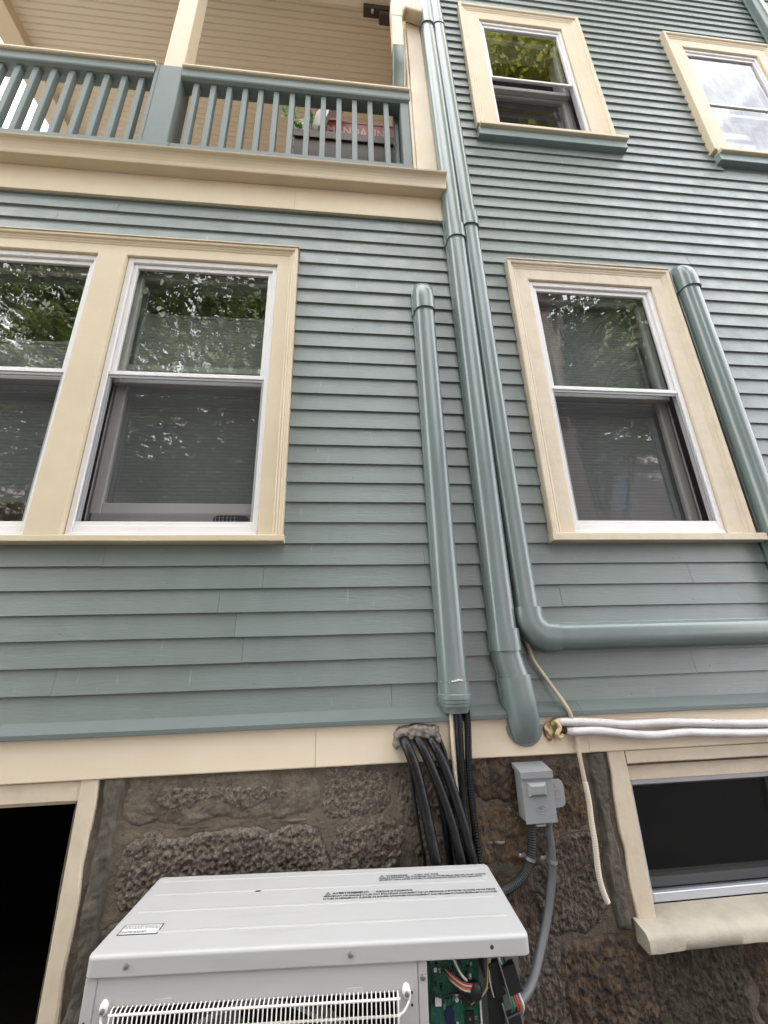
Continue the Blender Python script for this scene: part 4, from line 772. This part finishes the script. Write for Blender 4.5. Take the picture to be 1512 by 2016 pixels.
# electronics bay
ey = -AD+0.085
pcb = box('circuit_board', 0.284, 0.430, ey, ey+0.002, -0.34, -0.058, 'pcb', ac, local=True)
def comp(x0, x1, z0, z1, t, m, name='component'): return box(name, x0, x1, ey-t, ey-0.0002, z0, z1, m, pcb, local=True)
comp(0.336, 0.358, -0.213, -0.180, 0.004, 'chip_blue', 'chip'); comp(0.384, 0.412, -0.180, -0.155, 0.006, 'black_plastic', 'chip'); comp(0.310, 0.326, -0.176, -0.158, 0.006, 'label_white', 'chip'); comp(0.386, 0.410, -0.235, -0.190, 0.003, 'black_plastic', 'chip'); comp(0.368, 0.384, -0.072, -0.058, 0.018, 'wire_red', 'connector'); comp(0.387, 0.402, -0.070, -0.060, 0.015, 'label_white', 'connector'); comp(0.284, 0.302, -0.078, -0.060, 0.02, 'black_plastic', 'connector')
comp(0.425, 0.429, -0.30, -0.135, 0.010, 'label_white', 'connector')
for z_ in (-0.155, -0.167):
    bm = bmesh.new(); disc(bm, (0.367, ey-0.0005, z_), (0, -1, 0), 0.005, 0.004); bobj('capacitor', bm, 'label_white', pcb, smooth=True, ang=40, local=True)
rr = random.Random(3)
for i in range(46):
    x = rr.uniform(0.298, 0.412); z = rr.uniform(-0.22, -0.085); w, h_ = rr.uniform(0.003, 0.008), rr.uniform(0.003, 0.011)
    comp(x, x+w, z, z+h_, rr.uniform(0.002, 0.007), rr.choice(['black_plastic', 'black_plastic', 'ac_inside', 'pcb', 'label_white', 'metal']))
def wire(pts, r, m): bm = bmesh.new(); tube(bm, smooth_path(pts, 6), r, 6); bobj('wire', bm, m, ac, smooth=True, local=True)
for k, m in enumerate(('wire_red', 'wire_white', 'wire_red', 'wire_orange', 'wire_white', 'ink')):
    o = 0.0035*k; wire([(0.338+o*0.4, ey-0.006, -0.098-o), (0.352, ey-0.022, -0.104-o), (0.380, ey-0.030, -0.118-o), (0.405, ey-0.028, -0.124-o), (0.418, ey-0.012, -0.136-o)], 0.0021, m)
wire([(0.352, ey-0.01, -0.06), (0.365, ey-0.02, -0.085), (0.378, ey-0.025, -0.105), (0.392, ey-0.024, -0.118)], 0.0032, 'wire_white')
wire([(0.345, ey-0.008, -0.06), (0.352, ey-0.02, -0.09), (0.372, ey-0.02, -0.14), (0.400, ey-0.02, -0.162), (0.412, ey-0.018, -0.13)], 0.002, 'ink')
wire([(0.302, ey-0.004, -0.15), (0.325, ey-0.01, -0.156), (0.36, ey-0.01, -0.150), (0.39, ey-0.01, -0.152)], 0.0022, 'ink'); wire([(0.296, ey-0.004, -0.08), (0.306, ey-0.01, -0.12), (0.298, ey-0.01, -0.16), (0.294, ey-0.01, -0.24)], 0.0022, 'ink')
wire([(0.452, ey-0.03, -0.06), (0.446, ey-0.034, -0.10), (0.438, ey-0.03, -0.135), (0.40, ey-0.02, -0.168)], 0.0016, 'wire_yellow'); wire([(0.456, ey-0.03, -0.07), (0.450, ey-0.034, -0.11), (0.458, ey-0.03, -0.15)], 0.0016, 'wire_white'); wire([(0.41, ey-0.02, -0.158), (0.43, ey-0.03, -0.145), (0.445, ey-0.03, -0.130)], 0.002, 'metal')
for k, (m, x) in enumerate((('wire_green', 0.498), ('wire_red', 0.512), ('wire_red', 0.517), ('wire_white', 0.527), ('wire_green', 0.503))):
    wire([(x-0.012, ey-0.035, -0.128), (x-0.004, ey-0.045, -0.145), (x+0.002, ey-0.045, -0.165), (x-0.004, ey-0.03, -0.19)], 0.0026, m)
for k in range(3): wire([(0.470+k*0.006, ey-0.02, -0.045), (0.478+k*0.006, ey-0.035, -0.068), (0.486+k*0.006, ey-0.035, -0.088)], 0.0028, ('wire_white', 'wire_green', 'ink')[k])
bm = bmesh.new(); bmesh.ops.create_icosphere(bm, subdivisions=3, radius=1)
for v_ in bm.verts: v_.co = Vector((0.412+v_.co.x*0.020, ey-0.022+v_.co.y*0.014, -0.140+v_.co.z*0.022))
bobj('ferrite_core', bm, 'black_plastic', ac, smooth=True, local=True)
def tilted(x, z, w, h_, a, y, t, m, name):
    bm = bmesh.new(); bx(bm, -w/2, w/2, -t/2, t/2, -h_/2, h_/2, 0.002); bmesh.ops.transform(bm, matrix=Matrix.Translation((x, y, z)) @ Matrix.Rotation(a, 4, 'Y'), verts=bm.verts); return bobj(name, bm, m, ac, local=True)
tilted(0.503, -0.108, 0.040, 0.058, -0.28, ey-0.040, 0.022, 'black_plastic', 'terminal_box'); tilted(0.472, -0.112, 0.032, 0.070, -0.28, ey-0.030, 0.012, 'black_plastic', 'terminal_box')
tilted(0.506, -0.205, 0.038, 0.064, -0.28, ey-0.040, 0.022, 'black_plastic', 'terminal_box'); tilted(0.466, -0.20, 0.040, 0.13, 0.0, ey-0.012, 0.012, 'black_plastic', 'terminal_box')
tilted(0.4815, -0.098, 0.0035, 0.085, -0.28, ey-0.053, 0.003, 'metal', 'bracket'); tilted(0.486, -0.196, 0.0035, 0.10, -0.28, ey-0.053, 0.003, 'metal', 'bracket')
box('backplate', 0.4305, 0.542, ey+0.012, ey+0.016, -AH+0.01, -0.046, 'ac_inside', ac, local=True)
box('side_flange', 0.436, 0.4395, ey-0.03, ey+0.011, -0.11, -0.046, 'black_plastic', ac, local=True)
# printed labels on the lid
def put_text(txt, x, y, size, width, m, par):
    me = text_mesh(txt, size, m, 'printed_text', width); o = bpy.data.objects.new('printed_text', me); C.objects.link(o); o.location = (x, y, 0.0008); o.parent = par
put_text('WARNING:', 0.198, -0.0665, 0.0125, 0.072, 'ink', lid); put_text('WARNING:', 0.1983, -0.0667, 0.0125, 0.072, 'ink', lid); put_text('- RISK OF FIRE', 0.282, -0.0665, 0.0105, 0.088, 'ink', lid)
put_text('FLAMMABLE REFRIGERANT USED. TO BE REPAIRED ONLY BY TRAINED SERVICE PERSONNEL. DO NOT PUNCTURE', 0.174, -0.0785, 0.0095, 0.350, 'ink', lid)
put_text('REFRIGERANT TUBING. DISPOSE OF PROPERLY IN ACCORDANCE WITH FEDERAL OR LOCAL REGULATIONS.', 0.174, -0.0905, 0.0095, 0.335, 'ink', lid)
put_text('AVERTISSEMENT:', 0.030, -0.158, 0.0135, 0.112, 'ink', lid); put_text('AVERTISSEMENT:', 0.0303, -0.1582, 0.0135, 0.112, 'ink', lid); put_text("- RISQUE D'INCENDIE", 0.155, -0.158, 0.0115, 0.118, 'ink', lid)
put_text("RÉFRIGÉRANT INFLAMMABLE UTILISÉ. DOIT ÊTRE RÉPARÉ UNIQUEMENT PAR UN PERSONNEL D'ENTRETIEN QUALIFIÉ. NE PAS PERCER", 0.004, -0.172, 0.0105, 0.525, 'ink', lid)
put_text('LE TUBE DE RÉFRIGÉRANT. ÉLIMINER DE MANIÈRE APPROPRIÉE CONFORMÉMENT AUX RÉGLEMENTATIONS FÉDÉRALES OU LOCALES.', 0.004, -0.186, 0.0105, 0.525, 'ink', lid)
def tri(x, y, s):
    bm = bmesh.new(); o = [(x, y), (x+s, y), (x+s/2, y+s*0.95)]; c_ = Vector((x+s/2, y+s*0.33)); i_ = [tuple(c_+(Vector(q)-c_)*0.66) for q in o]
    A = [bm.verts.new((*q, 0.0008)) for q in o]; B = [bm.verts.new((*q, 0.0008)) for q in i_]
    for k in range(3): bm.faces.new((A[k], A[(k+1) % 3], B[(k+1) % 3], B[k]))
    bx(bm, x+s*0.46, x+s*0.54, y+s*0.22, y+s*0.6, 0.0006, 0.0009); bobj('warning_triangle', bm, 'ink', lid, local=True)
tri(0.177, -0.0675, 0.014); tri(0.008, -0.160, 0.017)
lb = box('printed_label', -0.522, -0.418, -0.311, -0.266, 0.0002, 0.0008, 'ink', lid, local=True)
box('label_face', -0.5188, -0.4212, -0.3078, -0.2692, 0.00085, 0.0012, 'label_white', lid, local=True)
bm = bmesh.new(); rr = random.Random(5)
for y_, ln in ((-0.274, 0.098), (-0.2795, 0.096), (-0.285, 0.098), (-0.297, 0.068), (-0.3025, 0.064)):
    x = -0.518
    while x < -0.518+ln-0.004: w = rr.uniform(0.002, 0.008); bx(bm, x, x+w, y_-0.0018, y_+0.0018, 0.00125, 0.0014); x += w+0.0015
bobj('label_lines', bm, 'ink_grey', lid, local=True)
bm = bmesh.new(); prism(bm, [(-0.210, -0.124), (-0.196, -0.124), (-0.192, -0.118), (-0.208, -0.119)], 'z', 0.0009, 0.0016); bobj('paint_chip', bm, 'rust', lid, local=True)

# ------------------------------------------------------------------ things on the porch
tb = thing('planter', 'dark brown wooden planter box on the porch behind the balusters', 'planter', (0.0, 0.45, PF))
bm = bmesh.new(); bx(bm, -0.40, 0.462, 0.30, 0.62, PF+0.42, 5.52, 0.004); bobj('trough', bm, 'brown_wood', tb)
for a in (0.0,): box('rim', -0.41, 0.468, 0.285, 0.299, 5.44, 5.53, 'brown_wood', tb, 0.003)
for x_, y_ in ((-0.39, 0.31), (0.42, 0.31), (-0.39, 0.58), (0.42, 0.58)): box('leg', x_, x_+0.035, y_, y_+0.03, PF, PF+0.419, 'brown_wood', tb)
mc = thing('mandarin_crate', 'red fruit crate with pale lettering on top of the brown planter', 'crate', (0.16, 0.4, 5.53))
box('body', -0.165, 0.464, 0.34, 0.60, 5.531, 5.775, 'red_card', mc, 0.004)
me = text_mesh('MANDARINS', 0.15, 'white_print', 'lettering', 0.52); o = bpy.data.objects.new('lettering', me); C.objects.link(o); o.rotation_euler = (PI/2, 0, 0); o.location = (-0.150, 0.3385, 5.60); setp(o, mc)
box('slat', -0.166, 0.465, 0.3365, 0.3395, 5.756, 5.776, 'red_card', mc)
sb = thing('soil_bag', 'printed bag with yellow and green leaves leaning on the planter', 'bag', (-0.36, 0.3, 5.53))
def pillow(x0, x1, z0, z1, y, th, lean, m, name, par):
    bm = bmesh.new(); R = []
    for j in range(13):
        t = j/12; z = z0+(z1-z0)*t; pu = th*math.sin(PI*min(0.97, max(0.03, t)))**0.5; cx_ = (x0+x1)/2+lean*t; hw = (x1-x0)/2*(1-0.12*math.sin(PI*t)+0.05*noise.noise((t*4, 0, x0)))
        R.append([(cx_+hw*math.cos(a), y+pu*0.5*math.sin(a)*(1+0.2*noise.noise((a, t*5, 1))), z) for a in [2*PI*k/20 for k in range(20)]])
    loft(bm, R); return bobj(name, bm, m, par, smooth=True)
pillow(-0.44, -0.25, 5.531, 5.87, 0.42, 0.13, 0.02, 'bag_print', 'bag_body', sb)
def leafclump(x, y, z, n, s, m, par, seed):
    rr = random.Random(seed); bm = bmesh.new()
    for i in range(n):
        c = Vector((x+rr.uniform(-s, s), y+rr.uniform(-0.03, 0.03), z+rr.uniform(-s, s))); d = Vector((rr.uniform(-1, 1), rr.uniform(-1, 0.2), rr.uniform(-0.3, 1))).normalized()*rr.uniform(0.04, 0.08); w = d.cross(Vector((0.3, 1, 0.2))).normalized()*0.014
        vs_ = [bm.verts.new(q) for q in (c, c+d*0.5+w, c+d, c+d*0.5-w)]; bm.faces.new(vs_)
    bobj('leaves', bm, m, par)
leafclump(-0.22, 0.36, 5.72, 22, 0.05, 'leaf_plastic', sb, 1); leafclump(-0.46, 0.38, 5.84, 14, 0.05, 'leaf_plastic', sb, 2); leafclump(-0.33, 0.34, 5.57, 16, 0.06, 'leaf_plastic', sb, 4)
wb = thing('white_bag', 'pale folded bag standing between the printed bag and red crate', 'bag', (-0.1, 0.3, 5.53))
bm = bmesh.new()
pts = [(-0.27, 5.56), (-0.22, 5.535), (-0.17, 5.60), (-0.13, 5.77), (-0.03, 5.80), (0.03, 5.98), (-0.03, 6.02), (-0.17, 5.86), (-0.24, 5.72)]
loft(bm, [[(x+(0.0 if k in (0, 2) else 0), y, z) for x, z in [((px_+0.1)*sc-0.1, (pz-5.75)*sc+5.75) for px_, pz in pts]] for k, (y, sc) in enumerate(((0.27, 0.92), (0.295, 1.0), (0.325, 0.95)))]); bobj('bag_body', bm, 'bag_white', wb, smooth=True, ang=60)
bm = bmesh.new(); tube(bm, smooth_path([(-0.02, 0.28, 5.96), (0.01, 0.265, 5.88), (0.0, 0.265, 5.83)], 6), 0.008, 6); bobj('handle', bm, 'black_plastic', wb, smooth=True)
# dark bracket below the porch header
bk = thing('hanging_bracket', 'dark rusty bracket under the porch header near the cream elbow', 'bracket', (0.3, 0.15, 7.08))
bm = bmesh.new(); bx(bm, 0.16, 0.44, 0.13, 0.20, 7.02, 7.079, 0.006); bx(bm, 0.30, 0.43, 0.14, 0.22, 6.97, 7.019, 0.01); bobj('plate', bm, 'rust', bk)
bm = bmesh.new(); disc(bm, (0.24, 0.15, 7.019), (0, 0, -1), 0.014, 0.03); bobj('hook', bm, 'metal', bk)

# ------------------------------------------------------------------ what the panes mirror: trees and the house across, plus an added light-blocking house
def tree(label, base, trunk_h, blobs, nleaf, m, seed, size=(0.10, 0.20)):
    rr = random.Random(seed); t = thing('tree', label, 'tree', base, 'trees across from the facade'); b = Vector(base)
    bm = bmesh.new(); top = b+Vector((rr.uniform(-0.3, 0.3), rr.uniform(-0.3, 0.3), trunk_h)); tube(bm, smooth_path([b, b.lerp(top, 0.5)+Vector((0.15, -0.1, 0)), top], 6), 0.22, 10, rf=lambda s: 1.25-0.8*s)
    for c, r in blobs: tube(bm, smooth_path([b.lerp(top, rr.uniform(0.6, 0.95)), top.lerp(Vector(c), 0.5)+Vector((0, 0, -0.4)), Vector(c)], 5), 0.09, 7, rf=lambda s: 1.1-0.85*s)
    bobj('trunk', bm, 'bark', t, smooth=True)
    V = []; F = []
    tot = sum(r**2 for c, r in blobs)
    for c, r in blobs:
        c = Vector(c)
        for i in range(int(nleaf*r*r/tot)):
            d = Vector((rr.gauss(0, 1), rr.gauss(0, 1), rr.gauss(0, 1))).normalized(); q = c+d*r*(rr.random()**0.45)
            if noise.noise(q*0.5+Vector((seed, 0, 0))) + 0.35*noise.noise(q*1.6) < -0.10 and rr.random() < 0.70: continue
            s = rr.uniform(*size); a = Vector((rr.gauss(0, 1), rr.gauss(0, 1), rr.gauss(0, 0.6)-0.5)).normalized()*s; w = a.cross(Vector((rr.gauss(0, 1), rr.gauss(0, 1), rr.gauss(0, 1)))).normalized()*s*0.34
            n0 = len(V); V += [q, q+a*0.5+w, q+a, q+a*0.5-w]; F.append((n0, n0+1, n0+2, n0+3))
    me = bpy.data.meshes.new('crown'); me.from_pydata(V, [], F); link('crown', me, m, t)
tree('big leafy tree mirrored in the double window panes', (-4.0, -10.5, 0), 5.5, [((-4.5, -10, 8.5), 3.2), ((-1.3, -9.5, 10.0), 3.0), ((-8.5, -10.5, 9.0), 3.4), ((-2.5, -10.5, 6.0), 2.8), ((-4.5, -9.5, 13.0), 3.0), ((0.6, -10, 7.0), 2.3), ((-8.5, -10.5, 13.5), 2.8), ((-1.0, -9.2, 13.6), 2.4), ((-11.5, -11, 11.0), 3.2), ((-6.0, -9.0, 16.5), 2.8), ((-11.0, -10, 15.5), 2.8)], 90000, 'leaf_dark', 11, (0.14, 0.26))
tree('low olive-green shrubby tree mirrored at the foot of the double window', (-3.4, -4.6, 0), 1.2, [((-1.5, -4.3, 2.0), 1.2), ((-2.6, -4.3, 2.6), 1.3), ((-3.9, -4.3, 2.8), 1.4), ((-5.2, -4.0, 2.4), 1.4), ((-3.2, -4.4, 1.2), 1.2), ((-4.8, -3.4, 1.3), 1.2)], 26000, 'leaf_olive', 5, (0.07, 0.14))  # shrub moved close and widened to block low light from the left
tree('tall sunlit yellow-green tree mirrored in the upper window', (5.6, -6.5, 0), 10.0, [((4.3, -4.2, 15.5), 1.6), ((6.2, -4.8, 17.5), 1.7), ((4.6, -5.2, 13.0), 1.5), ((6.6, -5.4, 14.6), 1.2), ((5.0, -5.4, 19.8), 1.7), ((3.4, -4.4, 18.0), 1.2)], 20000, 'leaf_bright', 21, (0.16, 0.30))
tree('loose-crowned tree mirrored in the right window', (8.6, -9.5, 0), 6.0, [((7.0, -9.0, 10.4), 2.4), ((9.8, -9.0, 12.0), 2.4), ((8.2, -9.4, 8.6), 1.8), ((11.5, -9.6, 10.2), 2.2)], 38000, 'leaf_dark', 31, (0.12, 0.24))
nb = thing('neighbor_house', 'pale pinkish house across the way mirrored in the right window', 'house', (11, -14, 0))
box('wall', 5.0, 18.0, -22.0, -13.0, 0.0, 9.5, 'nb_wall', nb)
bm = bmesh.new(); bx(bm, 4.5, 18.5, -22.5, -12.5, 9.505, 10.0, 0.05); bobj('roof', bm, 'nb_roof', nb)
box('cornice', 4.8, 18.2, -12.998, -12.7, 9.05, 9.5, 'nb_trim', nb)
for fz in (1.2, 4.2, 6.9):
    for wx in (6.2, 9.0, 11.6, 14.2, 16.4):
        o = part('window', (wx, -13, fz), nb); bm = bmesh.new(); frame_bars(bm, wx-0.6, wx+0.6, fz, fz+1.6, 0.14, 0.14, 0.12, 0.16, -12.998, -12.92, 0.01); bx(bm, wx-0.46, wx+0.46, -12.99, -12.94, fz+0.78, fz+0.85); bobj('frame', bm, 'nb_trim', o)
        box('pane', wx-0.459, wx+0.459, -12.998, -12.975, fz+0.121, fz+1.439, 'nb_glass', o)

n2 = thing('neighbor_house', 'unseen house added behind the big tree to block low front light', 'house', (-7, -18, 0))  # not mirrored anywhere; added so less low light reaches the front
box('wall', -18.0, 3.0, -26.0, -15.0, 0.0, 9.2, 'nb_wall', n2)
bm = bmesh.new(); bx(bm, -18.5, 3.5, -26.5, -14.5, 9.205, 9.7, 0.05); bobj('roof', bm, 'nb_roof', n2)
for fz in (1.4, 4.2, 6.9):
    for wx in (-15, -11.5, -8, -4.5, -1, 1.6):
        o = part('window', (wx, -15, fz), n2); bm = bmesh.new(); frame_bars(bm, wx-0.6, wx+0.6, fz, fz+1.6, 0.14, 0.14, 0.12, 0.16, -14.998, -14.92, 0.01); bobj('frame', bm, 'nb_trim', o)
        box('pane', wx-0.459, wx+0.459, -14.998, -14.975, fz+0.121, fz+1.439, 'nb_glass', o)
